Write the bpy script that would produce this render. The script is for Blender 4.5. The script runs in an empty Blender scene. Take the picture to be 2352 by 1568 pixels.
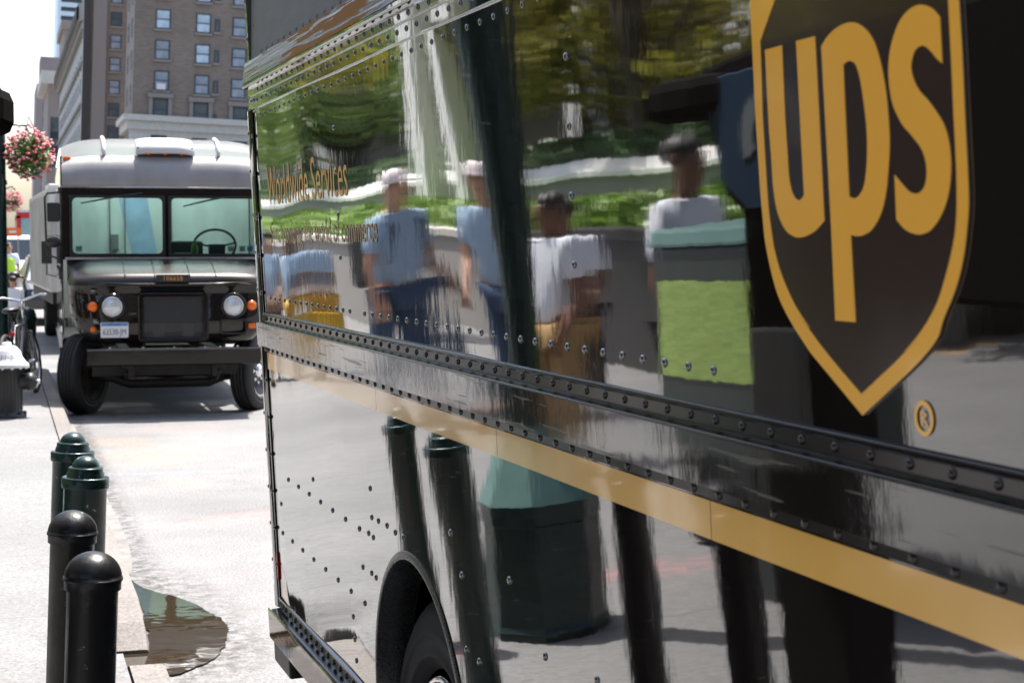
import bpy, bmesh, math, random
from math import sin, cos, pi, radians, atan, tan, sqrt
from mathutils import Vector, Matrix, noise
random.seed(7)
SC = bpy.context.scene
COL = SC.collection
# ------------------------------------------------------------------ camera geometry
F, CX, CY = 4000.0, 1176.0, 784.0
PH = atan(219/4000); TH = atan(1176/4000*cos(PH))
CAM = Vector((0, 0, 1.7))
FW = Vector((sin(TH)*cos(PH), cos(TH)*cos(PH), -sin(PH)))
RT = Vector((cos(TH), -sin(TH), 0)); UP = Vector((sin(TH)*sin(PH), cos(TH)*sin(PH), cos(PH)))
def ray(px, py): return (FW + RT*((px-CX)/F) - UP*((py-CY)/F)).normalized()
def at_y(px, py, Y):
    d = ray(px, py); return CAM + d*(Y/d.y)
def at_z(px, py, Z):
    d = ray(px, py); return CAM + d*((Z-1.7)/d.z)

# ------------------------------------------------------------------ materials
def nodes_of(name):
    m = bpy.data.materials.new(name); m.use_nodes = True
    nt = m.node_tree; b = nt.nodes['Principled BSDF']
    return m, nt, b
def lin(c): return (c[0], c[1], c[2], 1)
def mat(name, col, rough=.5, metal=0, ior=1.5, bump=0, bscale=30, var=0, vscale=6, coat=0, stretch=(1,1,1), rvar=0, detail=4, spec=None):
    m, nt, b = nodes_of(name); N = nt.nodes; L = nt.links
    b.inputs['Base Color'].default_value = lin(col); b.inputs['Roughness'].default_value = rough
    b.inputs['Metallic'].default_value = metal; b.inputs['IOR'].default_value = ior
    b.inputs['Coat Weight'].default_value = coat; b.inputs['Coat Roughness'].default_value = .05
    if spec is not None: b.inputs['Specular IOR Level'].default_value = spec
    tc = N.new('ShaderNodeTexCoord'); mp = N.new('ShaderNodeMapping'); mp.inputs['Scale'].default_value = stretch
    L.new(tc.outputs['Object'], mp.inputs['Vector'])
    if var or rvar:
        n = N.new('ShaderNodeTexNoise'); n.inputs['Scale'].default_value = vscale; n.inputs['Detail'].default_value = detail
        L.new(mp.outputs[0], n.inputs['Vector'])
        if var:
            r = N.new('ShaderNodeMapRange'); r.inputs[1].default_value = .25; r.inputs[2].default_value = .75
            r.inputs[3].default_value = 1-var; r.inputs[4].default_value = 1+var
            L.new(n.outputs[0], r.inputs[0])
            mx = N.new('ShaderNodeMix'); mx.data_type = 'RGBA'; mx.blend_type = 'MULTIPLY'; mx.inputs[0].default_value = 1
            mx.inputs[6].default_value = lin(col); L.new(r.outputs[0], mx.inputs[7]); L.new(mx.outputs[2], b.inputs['Base Color'])
        if rvar:
            r = N.new('ShaderNodeMapRange'); r.inputs[1].default_value = .3; r.inputs[2].default_value = .7
            r.inputs[3].default_value = max(0, rough-rvar); r.inputs[4].default_value = rough+rvar
            L.new(n.outputs[0], r.inputs[0]); L.new(r.outputs[0], b.inputs['Roughness'])
    if bump:
        n = N.new('ShaderNodeTexNoise'); n.inputs['Scale'].default_value = bscale; n.inputs['Detail'].default_value = 3
        L.new(mp.outputs[0], n.inputs['Vector'])
        bp = N.new('ShaderNodeBump'); bp.inputs['Strength'].default_value = 1; bp.inputs['Distance'].default_value = bump
        L.new(n.outputs[0], bp.inputs['Height']); L.new(bp.outputs[0], b.inputs['Normal'])
    return m
M = {}
M['black_paint'] = mat('bollard black paint', (.012,.012,.013), .28, bump=.0009, bscale=120, ior=1.5, rvar=.1, vscale=30)
M['green_paint'] = mat('dark green paint', (.008,.03,.026), .25, bump=.0009, bscale=90, rvar=.1, vscale=25, var=.15)
def chip_mat(name, col, rough, chip=(.30,.31,.31), lo=.665, hi=.68, bump=.0012):
    m = mat(name, col, rough, bump=bump, bscale=55, spec=.35); nt = m.node_tree; N = nt.nodes; L = nt.links; b = N['Principled BSDF']
    tc = N.new('ShaderNodeTexCoord'); n = N.new('ShaderNodeTexNoise'); n.inputs['Scale'].default_value = 26; n.inputs['Detail'].default_value = 6; n.inputs['Roughness'].default_value = .65; L.new(tc.outputs['Object'], n.inputs['Vector'])
    r = N.new('ShaderNodeMapRange'); r.inputs[1].default_value = lo; r.inputs[2].default_value = hi; L.new(n.outputs[0], r.inputs[0])
    n2 = N.new('ShaderNodeTexNoise'); n2.inputs['Scale'].default_value = 9; n2.inputs['Detail'].default_value = 4; L.new(tc.outputs['Object'], n2.inputs['Vector'])
    q = N.new('ShaderNodeMapRange'); q.inputs[1].default_value = .3; q.inputs[2].default_value = .7; q.inputs[3].default_value = rough-.1; q.inputs[4].default_value = rough+.15; L.new(n2.outputs[0], q.inputs[0]); L.new(q.outputs[0], b.inputs['Roughness'])
    x = N.new('ShaderNodeMix'); x.data_type = 'RGBA'; L.new(r.outputs[0], x.inputs[0]); x.inputs[6].default_value = lin(col); x.inputs[7].default_value = lin(chip); L.new(x.outputs[2], b.inputs['Base Color']); return m
M['black_paint'] = chip_mat('bollard black paint', (.008,.008,.009), .33); M['green_paint'] = chip_mat('dark green paint', (.006,.024,.020), .28, lo=.67, hi=.685)
M['rubber'] = mat('rubber', (.014,.014,.015), .72, var=.2, vscale=20)
M['black_plastic'] = mat('black plastic', (.015,.015,.016), .45, bump=.0003, bscale=300)
M['chrome'] = mat('chrome', (.75,.76,.78), .12, 1)
M['steel'] = mat('worn steel', (.42,.42,.43), .35, 1, var=.2, vscale=30)
M['dark_steel'] = mat('dark undercarriage steel', (.02,.019,.018), .6, .2, var=.4, vscale=12)
M['amber'] = mat('amber lens', (.85,.16,.012), .2, bump=.001, bscale=200)
M['red_lens'] = mat('red lens', (.6,.015,.01), .2)
M['headlamp'] = mat('headlamp lens', (.62,.66,.68), .12, .3, bump=.002, bscale=70)
M['cap_grey'] = mat('weathered grey roof cap', (.17,.168,.165), .62, bump=.0004, bscale=160, var=.1, vscale=8, stretch=(1,1,4))
M['cap_white'] = mat('pale roof skin', (.62,.62,.64), .35, var=.06, vscale=5)
M['white_paint'] = mat('white paint', (.72,.73,.75), .3, var=.05, vscale=4)
M['alu'] = mat('dirty aluminium skin', (.62,.60,.57), .5, .1, var=.25, vscale=5, stretch=(1,1,.25))
M['gold'] = mat('gold lettering', (.80,.40,.075), .35)
M['gold_faint'] = mat('thin gold lettering', (.42,.24,.06), .3)
M['white_text'] = mat('plate ink', (.03,.04,.09), .5)
M['plate'] = mat('plate white', (.75,.76,.78), .35)
M['plate_blue'] = mat('plate blue band', (.10,.27,.55), .35)
M['num_gold'] = mat('fleet number orange', (.75,.30,.03), .5)
M['rim'] = mat('painted rim', (.03,.025,.02), .4)
M['interior'] = mat('pale cargo bulkhead', (.78,.85,.80), .55, var=.16, vscale=2.2, stretch=(2.2,1,.8))
M['interior_blue'] = mat('blue bulkhead stripe', (.42,.58,.76), .5, var=.2, vscale=4)
M['interior_dark'] = mat('dark cab interior', (.02,.022,.024), .6)
M['interior_grey'] = mat('grey cab fittings', (.25,.26,.26), .6)
M['skin_light'] = mat('light skin', (.50,.27,.17), .55); M['skin_dark'] = mat('brown skin', (.17,.075,.04), .5)
M['hair'] = mat('dark hair', (.015,.01,.008), .6)
M['tee_white'] = mat('white cotton', (.78,.80,.86), .85, bump=.004, bscale=9); M['tee_blue'] = mat('light blue cotton', (.34,.46,.60), .85, bump=.004, bscale=9)
M['khaki'] = mat('khaki cotton', (.34,.21,.09), .85, bump=.004, bscale=9); M['jeans'] = mat('blue denim', (.04,.075,.14), .85, bump=.004, bscale=9)
M['dark_cloth'] = mat('dark cloth', (.02,.02,.024), .85, bump=.004, bscale=9); M['hivis'] = mat('high visibility yellow', (.55,.85,.05), .7)
M['yellow_cloth'] = mat('mustard cloth', (.62,.36,.03), .8, bump=.004, bscale=9); M['backpack'] = mat('black nylon', (.014,.015,.014), .6, bump=.003, bscale=20)
M['cap_cloth'] = mat('pale cap cotton', (.75,.68,.68), .8); M['shoe'] = mat('shoe leather', (.03,.025,.02), .4)
M['paper'] = mat('printed paper', (.7,.7,.68), .7, var=.2, vscale=40)
M['lime'] = mat('lime printed panel', (.36,.50,.13), .5, var=.28, vscale=14, stretch=(1,1,5))
M['box_green'] = mat('dull green box paint', (.035,.05,.046), .4, var=.15, vscale=10)
M['teal_lid'] = mat('teal lid', (.10,.19,.17), .35, var=.15, vscale=12)
M['kiosk_black'] = mat('black kiosk shell', (.018,.017,.017), .5, rvar=.08, vscale=5, spec=0)
M['kiosk_blue'] = mat('blue kiosk panel', (.03,.065,.12), .35); M['kiosk_pale'] = mat('pale grey kiosk emblem', (.24,.27,.29), .4)
M['hydrant_black'] = mat('hydrant black', (.018,.018,.019), .45, bump=.001, bscale=60); M['hydrant_white'] = mat('hydrant silver white', (.72,.73,.74), .4, bump=.001, bscale=60, var=.08, vscale=20)
M['bike_frame'] = mat('grey bike frame', (.25,.25,.27), .3, .6); M['bike_white'] = mat('white bike paint', (.8,.82,.86), .3)
M['stone_pale'] = mat('pale limestone', (.50,.47,.42), .8, bump=.004, bscale=20, var=.1, vscale=3)
M['dark_wall'] = mat('dark wall and gap strip', (.035,.034,.034), .35, var=.2, vscale=60)  # one dark colour for the near planter wall and the strip at the gap
M['stone_wall'] = mat('grey beige granite', (.30,.285,.265), .6, var=.1, vscale=5)
M['stone_white'] = mat('white stone column', (.82,.81,.79), .6, var=.06, vscale=4)
M['coping'] = mat('bright coping', (.85,.84,.81), .3, bump=.004, bscale=14)
M['shop_dark'] = mat('dark bronze facade', (.02,.018,.016), .25, var=.2, vscale=2)
M['facade_brown'] = mat('brown grey facade', (.10,.085,.075), .7, var=.1, vscale=.8)
def leaf_mat(name, col, tr, vscale, var=.45):
    m = mat(name, col, .5, var=var, vscale=vscale); nt = m.node_tree; N = nt.nodes; L = nt.links; b = N['Principled BSDF']
    t = N.new('ShaderNodeBsdfTranslucent'); t.inputs[0].default_value = lin(tr); mx = N.new('ShaderNodeMixShader'); mx.inputs[0].default_value = .35
    L.new(b.outputs[0], mx.inputs[1]); L.new(t.outputs[0], mx.inputs[2]); L.new(mx.outputs[0], N['Material Output'].inputs['Surface']); return m
M['leaf_a'] = leaf_mat('leaf mid', (.13,.19,.065), (.2,.30,.08), 1.6); M['leaf_b'] = leaf_mat('leaf olive', (.19,.19,.04), (.32,.30,.05), 1.3)
M['leaf_c'] = mat('hedge leaf', (.16,.29,.03), .5, var=.35, vscale=2.5); M['leaf_d'] = mat('hedge leaf deep', (.045,.11,.025), .5, var=.4, vscale=2.5)
M['bark'] = mat('bark', (.07,.055,.045), .9, bump=.02, bscale=12, stretch=(1,1,.2))
M['petal_pink'] = mat('pink petal', (.92,.17,.24), .6); M['petal_pale'] = mat('pale pink petal', (.95,.46,.47), .6); M['leaf_basket'] = mat('basket leaf', (.09,.19,.03), .5, var=.4, vscale=8)
M['bus_red'] = mat('red bus paint', (.5,.02,.03), .3); M['orange_sign'] = mat('orange sign', (.8,.16,.03), .5); M['car_dark'] = mat('dark car paint', (.02,.022,.026), .12, ior=1.6)
M['glass_dark'] = mat('dark window glass', (.03,.04,.05), .06, ior=1.6)
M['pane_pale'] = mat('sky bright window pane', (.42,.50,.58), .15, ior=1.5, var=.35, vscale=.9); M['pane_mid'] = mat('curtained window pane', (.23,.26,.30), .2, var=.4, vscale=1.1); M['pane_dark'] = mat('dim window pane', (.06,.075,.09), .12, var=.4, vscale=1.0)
M['win_frame'] = mat('dark window frame', (.035,.045,.055), .5)
M['brown_frame'] = mat('brown window trim', (.23,.20,.18), .7)
M['grey_facade'] = mat('grey limestone facade', (.36,.35,.33), .8, var=.08, vscale=.2); M['old_facade'] = mat('weathered brown facade', (.25,.205,.18), .85, var=.1, vscale=.3)
M['tower_far'] = mat('far brown tower', (.24,.20,.19), .85, var=.1, vscale=.2)
M['teal_glass'] = mat('pale teal glass', (.25,.42,.42), .1)

def paint_mat(name, col, rough, big, fine, ior=1.7, scratch=0, coat=1):
    """glossy brown body paint: orange-peel and sheet-metal ripple as real bump"""
    m, nt, b = nodes_of(name); N = nt.nodes; L = nt.links
    b.inputs['Base Color'].default_value = lin(col); b.inputs['Roughness'].default_value = rough; b.inputs['IOR'].default_value = ior
    b.inputs['Coat Weight'].default_value = coat; b.inputs['Coat Roughness'].default_value = rough; b.inputs['Coat IOR'].default_value = 1.65
    tc = N.new('ShaderNodeTexCoord')
    def nz(sc, stretch, det):
        mp = N.new('ShaderNodeMapping'); mp.inputs['Scale'].default_value = stretch; L.new(tc.outputs['Object'], mp.inputs['Vector'])
        n = N.new('ShaderNodeTexNoise'); n.inputs['Scale'].default_value = sc; n.inputs['Detail'].default_value = det; L.new(mp.outputs[0], n.inputs['Vector']); return n
    a = nz(1, (9, 22, 12), 1.5); f = nz(1, (160, 240, 50), 2)
    b1 = N.new('ShaderNodeBump'); b1.inputs['Strength'].default_value = 1; b1.inputs['Distance'].default_value = big; L.new(a.outputs[0], b1.inputs['Height'])
    b2 = N.new('ShaderNodeBump'); b2.inputs['Strength'].default_value = 1; b2.inputs['Distance'].default_value = fine; L.new(f.outputs[0], b2.inputs['Height']); L.new(b1.outputs[0], b2.inputs['Normal'])
    L.new(b2.outputs[0], b.inputs['Normal']); L.new(b2.outputs[0], b.inputs['Coat Normal'])
    if scratch:
        s = nz(1, (40, 3.0, 90), 5); r = N.new('ShaderNodeMapRange'); r.inputs[1].default_value = .60; r.inputs[2].default_value = .66; r.inputs[3].default_value = rough; r.inputs[4].default_value = .5; L.new(s.outputs[0], r.inputs[0])
        L.new(r.outputs[0], b.inputs['Roughness'])
    return m
M['paint'] = paint_mat('dark brown truck paint', (.010,.0075,.006), .025, .00010, .000013, 1.9)
M['paint_flat'] = paint_mat('dark brown cab paint', (.009,.007,.006), .09, .0004, .00003, 1.45, 0, 0)
M['nose_paint'] = paint_mat('dark brown nose paint', (.011,.0085,.007), .035, .0002, .00002, 1.5, 0, 0)
M['rail_paint'] = paint_mat('dull brown rail paint', (.011,.0085,.007), .16, .0002, .00002, 1.5, 0, 0)
M['hood_paint'] = paint_mat('dusty brown hood paint', (.022,.016,.013), .30, .0003, .00003, 1.5, 0, 0)
M['band'] = paint_mat('scuffed brown rub rail', (.014,.012,.010), .055, .00025, .00005, 1.8, 1, .6)
M['trim_metal'] = mat('bright worn bead', (.62,.6,.56), .3, .7, var=.3, vscale=60)
M['flare'] = mat('speckled wheel arch', (.014,.013,.012), .30, bump=.0004, bscale=280, var=.7, vscale=240, ior=1.8, rvar=.16)  # wheel arch colour, roughness and bump all finely speckled

def scuff_mat():
    m, nt, b = nodes_of('scraped cap rail'); N = nt.nodes; L = nt.links
    b.inputs['Roughness'].default_value = .12; b.inputs['IOR'].default_value = 1.7
    tc = N.new('ShaderNodeTexCoord'); mp = N.new('ShaderNodeMapping'); mp.inputs['Scale'].default_value = (8, 2.2, 75); L.new(tc.outputs['Object'], mp.inputs['Vector'])
    n = N.new('ShaderNodeTexNoise'); n.inputs['Scale'].default_value = 1; n.inputs['Detail'].default_value = 5; L.new(mp.outputs[0], n.inputs['Vector'])
    sp = N.new('ShaderNodeSeparateXYZ'); L.new(tc.outputs['Object'], sp.inputs[0])
    r1 = N.new('ShaderNodeMapRange'); r1.interpolation_type='SMOOTHSTEP'; r1.inputs[1].default_value = -.30; r1.inputs[2].default_value = -.95; r1.inputs[3].default_value = 0; r1.inputs[4].default_value = 1; L.new(sp.outputs[1], r1.inputs[0])
    r2 = N.new('ShaderNodeMapRange'); r2.interpolation_type='SMOOTHSTEP'; r2.inputs[1].default_value = -2.15; r2.inputs[2].default_value = -1.6; L.new(sp.outputs[1], r2.inputs[0])
    mu = N.new('ShaderNodeMath'); mu.operation = 'MULTIPLY'; L.new(r1.outputs[0], mu.inputs[0]); L.new(r2.outputs[0], mu.inputs[1])
    ad = N.new('ShaderNodeMath'); ad.operation = 'MULTIPLY_ADD'; ad.inputs[1].default_value = .19; L.new(mu.outputs[0], ad.inputs[0]); L.new(n.outputs[0], ad.inputs[2])
    cr = N.new('ShaderNodeMapRange'); cr.inputs[1].default_value = .60; cr.inputs[2].default_value = .65; L.new(ad.outputs[0], cr.inputs[0])
    mx = N.new('ShaderNodeMix'); mx.data_type = 'RGBA'; L.new(cr.outputs[0], mx.inputs[0]); mx.inputs[6].default_value = (.014,.011,.009,1); mx.inputs[7].default_value = (.30,.14,.035,1)
    L.new(mx.outputs[2], b.inputs['Base Color'])
    rr = N.new('ShaderNodeMapRange'); rr.inputs[3].default_value = .09; rr.inputs[4].default_value = .7; L.new(cr.outputs[0], rr.inputs[0]); L.new(rr.outputs[0], b.inputs['Roughness'])
    sl = N.new('ShaderNodeMapRange'); sl.inputs[3].default_value = .5; sl.inputs[4].default_value = .08; L.new(cr.outputs[0], sl.inputs[0]); L.new(sl.outputs[0], b.inputs['Specular IOR Level'])
    bp = N.new('ShaderNodeBump'); bp.inputs['Distance'].default_value = .0006; L.new(n.outputs[0], bp.inputs['Height']); L.new(bp.outputs[0], b.inputs['Normal'])
    return m
M['scuff'] = scuff_mat()
M['stripe'] = mat('gold reflective stripe', (.92,.52,.12), .14, ior=1.7, coat=.8, bump=.00006, bscale=200, stretch=(1,1,.1), rvar=.06, vscale=8)
M['emblem_brown'] = mat('emblem brown field', (.042,.026,.019), .18, coat=.5, ior=1.5)
M['emblem_gold'] = mat('emblem gold', (.95,.47,.060), .22, ior=1.5, coat=.5)

def glass_mat(name, tint, refl_rough=.01):
    m = bpy.data.materials.new(name); m.use_nodes = True; nt = m.node_tree; N = nt.nodes; L = nt.links
    N.remove(N['Principled BSDF']); out = N['Material Output']
    t = N.new('ShaderNodeBsdfTransparent'); t.inputs[0].default_value = lin(tint)
    g = N.new('ShaderNodeBsdfGlossy'); g.inputs['Roughness'].default_value = refl_rough
    fr = N.new('ShaderNodeFresnel'); fr.inputs[0].default_value = 1.5; mx = N.new('ShaderNodeMixShader')
    L.new(fr.outputs[0], mx.inputs[0]); L.new(t.outputs[0], mx.inputs[1]); L.new(g.outputs[0], mx.inputs[2]); L.new(mx.outputs[0], out.inputs['Surface'])
    return m
M['windscreen'] = glass_mat('windscreen glass', (.72,.86,.84))
def translucent_mat(name, col, tr):
    m, nt, b = nodes_of(name); N = nt.nodes; L = nt.links
    b.inputs['Base Color'].default_value = lin(col); b.inputs['Roughness'].default_value = .4
    t = N.new('ShaderNodeBsdfTranslucent'); t.inputs[0].default_value = lin(tr); mx = N.new('ShaderNodeMixShader'); mx.inputs[0].default_value = .82
    L.new(b.outputs[0], mx.inputs[1]); L.new(t.outputs[0], mx.inputs[2]); L.new(mx.outputs[0], N['Material Output'].inputs['Surface']); return m
M['roof_skin'] = translucent_mat('translucent fibreglass roof', (.75,.75,.77), (.85,.9,.88))

def ground_mat(name, base, dirt, speck, marks=(), joints=None, bumpd=.004):
    """concrete / asphalt with aggregate speckle, soft stains, cracks and spray-paint marks at real places"""
    m, nt, b = nodes_of(name); N = nt.nodes; L = nt.links
    b.inputs['Roughness'].default_value = .85; b.inputs['Specular IOR Level'].default_value = .3
    tc = N.new('ShaderNodeTexCoord')
    def nz(sc, det, rough=.5, vec=None):
        n = N.new('ShaderNodeTexNoise'); n.inputs['Scale'].default_value = sc; n.inputs['Detail'].default_value = det; n.inputs['Roughness'].default_value = rough
        L.new(vec or tc.outputs['Object'], n.inputs['Vector']); return n
    def mixc(fac, A, B, mode='MIX'):
        x = N.new('ShaderNodeMix'); x.data_type = 'RGBA'; x.blend_type = mode
        if hasattr(fac, 'links'): L.new(fac, x.inputs[0])
        else: x.inputs[0].default_value = fac
        for s, v in ((x.inputs[6], A), (x.inputs[7], B)):
            if hasattr(v, 'links'): L.new(v, s)
            else: s.default_value = lin(v)
        return x.outputs[2]
    def rng(s, a, bb, c=0., d=1.):
        r = N.new('ShaderNodeMapRange'); r.inputs[1].default_value = a; r.inputs[2].default_value = bb; r.inputs[3].default_value = c; r.inputs[4].default_value = d; L.new(s, r.inputs[0]); return r.outputs[0]
    big = nz(.5, 5, .6); fine = nz(70, 3, .7); mid = nz(6, 4)
    col = mixc(rng(big.outputs[0], .35, .7), base, dirt)
    col = mixc(rng(mid.outputs[0], .5, .8, 0, .35), col, dirt)
    sp = rng(fine.outputs[0], .3, .7, 1-speck, 1+speck)
    v = N.new('ShaderNodeCombineXYZ')
    for k in range(3): L.new(sp, v.inputs[k])
    col = mixc(1., col, v.outputs[0], 'MULTIPLY')
    # cracks: thin zero-crossings of a low noise, only in some places
    w = nz(.8, 6, .65); ab = N.new('ShaderNodeMath'); ab.operation = 'SUBTRACT'; ab.inputs[1].default_value = .5; L.new(w.outputs[0], ab.inputs[0])
    aa = N.new('ShaderNodeMath'); aa.operation = 'ABSOLUTE'; L.new(ab.outputs[0], aa.inputs[0])
    ck = rng(aa.outputs[0], .0, .0035, 1., 0.); gate = rng(nz(.45, 2).outputs[0], .48, .56)
    mm = N.new('ShaderNodeMath'); mm.operation = 'MULTIPLY'; L.new(ck, mm.inputs[0]); L.new(gate, mm.inputs[1])
    m2 = N.new('ShaderNodeMath'); m2.operation = 'MULTIPLY'; m2.inputs[1].default_value = .55; L.new(mm.outputs[0], m2.inputs[0])
    col = mixc(m2.outputs[0], col, tuple(.25*c for c in base))
    if joints:
        sx = N.new('ShaderNodeSeparateXYZ'); L.new(tc.outputs['Object'], sx.inputs[0])
        for ax, per in joints:
            fr = N.new('ShaderNodeMath'); fr.operation = 'PINGPONG'; fr.inputs[1].default_value = per/2; L.new(sx.outputs[ax], fr.inputs[0])
            j = rng(fr.outputs[0], .003, .007, .55, 0.); col = mixc(j, col, tuple(.35*c for c in base))
    for (x, y, rx, ry, ang, c, st) in marks:
        mp = N.new('ShaderNodeMapping'); mp.vector_type = 'TEXTURE'; mp.inputs['Location'].default_value = (x, y, 0); mp.inputs['Rotation'].default_value = (0, 0, ang); mp.inputs['Scale'].default_value = (rx, ry, 1)
        L.new(tc.outputs['Object'], mp.inputs['Vector'])
        ln = N.new('ShaderNodeVectorMath'); ln.operation = 'LENGTH'; L.new(mp.outputs[0], ln.inputs[0])
        d1 = rng(ln.outputs['Value'], 1., .35); n2 = rng(nz(14, 5, .7).outputs[0], .42, .62)
        q = N.new('ShaderNodeMath'); q.operation = 'MULTIPLY'; L.new(d1, q.inputs[0]); L.new(n2, q.inputs[1])
        q2 = N.new('ShaderNodeMath'); q2.operation = 'MULTIPLY'; q2.inputs[1].default_value = st; L.new(q.outputs[0], q2.inputs[0])
        col = mixc(q2.outputs[0], col, c)
    L.new(col, b.inputs['Base Color'])
    bp = N.new('ShaderNodeBump'); bp.inputs['Strength'].default_value = .8; bp.inputs['Distance'].default_value = bumpd; L.new(fine.outputs[0], bp.inputs['Height']); L.new(bp.outputs[0], b.inputs['Normal'])
    return m
ORANGE = (.85,.42,.10); PINK = (.85,.22,.22); BLUEP = (.25,.45,.7)
M['road'] = ground_mat('pale worn concrete road', (.222,.219,.217), (.145,.143,.141), .45, marks=[
    (1.15,14.3,.55,.9,0,ORANGE,.16), (.95,15.5,.4,.5,.3,ORANGE,.18), (1.25,12.6,.25,.3,0,ORANGE,.14), (.80,8.2,.34,1.5,.05,(.07,.066,.062),.95), (.80,7.4,.38,.75,0,(.07,.066,.062),.95), (.68,12,.15,11.,0,(.05,.047,.043),.9),(.68,17,.12,7.,0,(.05,.047,.043),.9), (1.45,10.9,.5,.22,.5,PINK,.7), (1.05,10.7,.18,.15,0,PINK,.7), (1.2,13.2,.6,.10,-.1,BLUEP,.3),
    (1.6,16.4,.5,.3,0,PINK,.4)])
M['walk'] = ground_mat('pale concrete pavement', (.208,.206,.205), (.155,.154,.154), .32, marks=[(.25,14.6,.5,.10,.1,PINK,.8), (.25,6.1,.3,.16,.4,PINK,.5),(-4.2,11.1,.38,.16,.3,ORANGE,1.),(-6.5,12.6,.75,.16,-.5,ORANGE,1.), (-.25,4.9,.25,.3,.2,PINK,.25), (-.9,6.8,.6,.25,.2,PINK,.25),(-2.2,8.2,.5,.12,.5,ORANGE,.7),(-1.6,6.4,.5,.08,-.2,ORANGE,.3)], joints=((1,1.5),), bumpd=.002)
M['kerbstone'] = ground_mat('granite kerb', (.225,.205,.19), (.16,.145,.135), .30, marks=[], bumpd=.004)
def brick_mat():
    m, nt, b = nodes_of('brown brick'); N = nt.nodes; L = nt.links; b.inputs['Roughness'].default_value = .9
    tc = N.new('ShaderNodeTexCoord'); mp = N.new('ShaderNodeMapping'); mp.inputs['Rotation'].default_value = (radians(90),0,0); L.new(tc.outputs['Object'], mp.inputs['Vector'])
    br = N.new('ShaderNodeTexBrick'); br.inputs['Color1'].default_value = (.220,.166,.128,1); br.inputs['Color2'].default_value = (.165,.123,.095,1); br.inputs['Mortar'].default_value = (.23,.20,.175,1)
    br.inputs['Scale'].default_value = 1; br.inputs['Brick Width'].default_value = .55; br.inputs['Row Height'].default_value = .19; br.inputs['Mortar Size'].default_value = .025; br.inputs['Bias'].default_value = 0
    L.new(mp.outputs[0], br.inputs['Vector'])
    n = N.new('ShaderNodeTexNoise'); n.inputs['Scale'].default_value = .25; n.inputs['Detail'].default_value = 5; L.new(tc.outputs['Object'], n.inputs['Vector'])
    r = N.new('ShaderNodeMapRange'); r.inputs[1].default_value = .3; r.inputs[2].default_value = .7; r.inputs[3].default_value = .88; r.inputs[4].default_value = 1.12; L.new(n.outputs[0], r.inputs[0])
    mx = N.new('ShaderNodeMix'); mx.data_type = 'RGBA'; mx.blend_type = 'MULTIPLY'; mx.inputs[0].default_value = 1; L.new(br.outputs[0], mx.inputs[6]); L.new(r.outputs[0], mx.inputs[7]); L.new(mx.outputs[2], b.inputs['Base Color'])
    return m
M['brick'] = brick_mat()
def water_mat():
    m, nt, b = nodes_of('muddy puddle water'); N = nt.nodes; L = nt.links
    b.inputs['Base Color'].default_value = (.030,.022,.013,1); b.inputs['Roughness'].default_value = .02; b.inputs['IOR'].default_value = 1.4
    tc = N.new('ShaderNodeTexCoord'); n = N.new('ShaderNodeTexNoise'); n.inputs['Scale'].default_value = 5; n.inputs['Detail'].default_value = 2; L.new(tc.outputs['Object'], n.inputs['Vector'])
    bp = N.new('ShaderNodeBump'); bp.inputs['Distance'].default_value = .0018; bp.inputs['Strength'].default_value=.6; L.new(n.outputs[0], bp.inputs['Height']); L.new(bp.outputs[0], b.inputs['Normal']); return m
M['water'] = water_mat()
M['gutter'] = mat('gutter grime', (.17,.16,.15), .8, bump=.003, bscale=60, var=.35, vscale=7)
M['wet'] = mat('wet road rim', (.10,.095,.09), .4, bump=.006, bscale=70, var=.3, vscale=8)
M['tower_glass'] = mat('turquoise curtain wall', (.42,.66,.76), .2, var=.15, vscale=.1)
M['band_tower'] = mat('pale band', (.66,.76,.84), .4)

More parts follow.
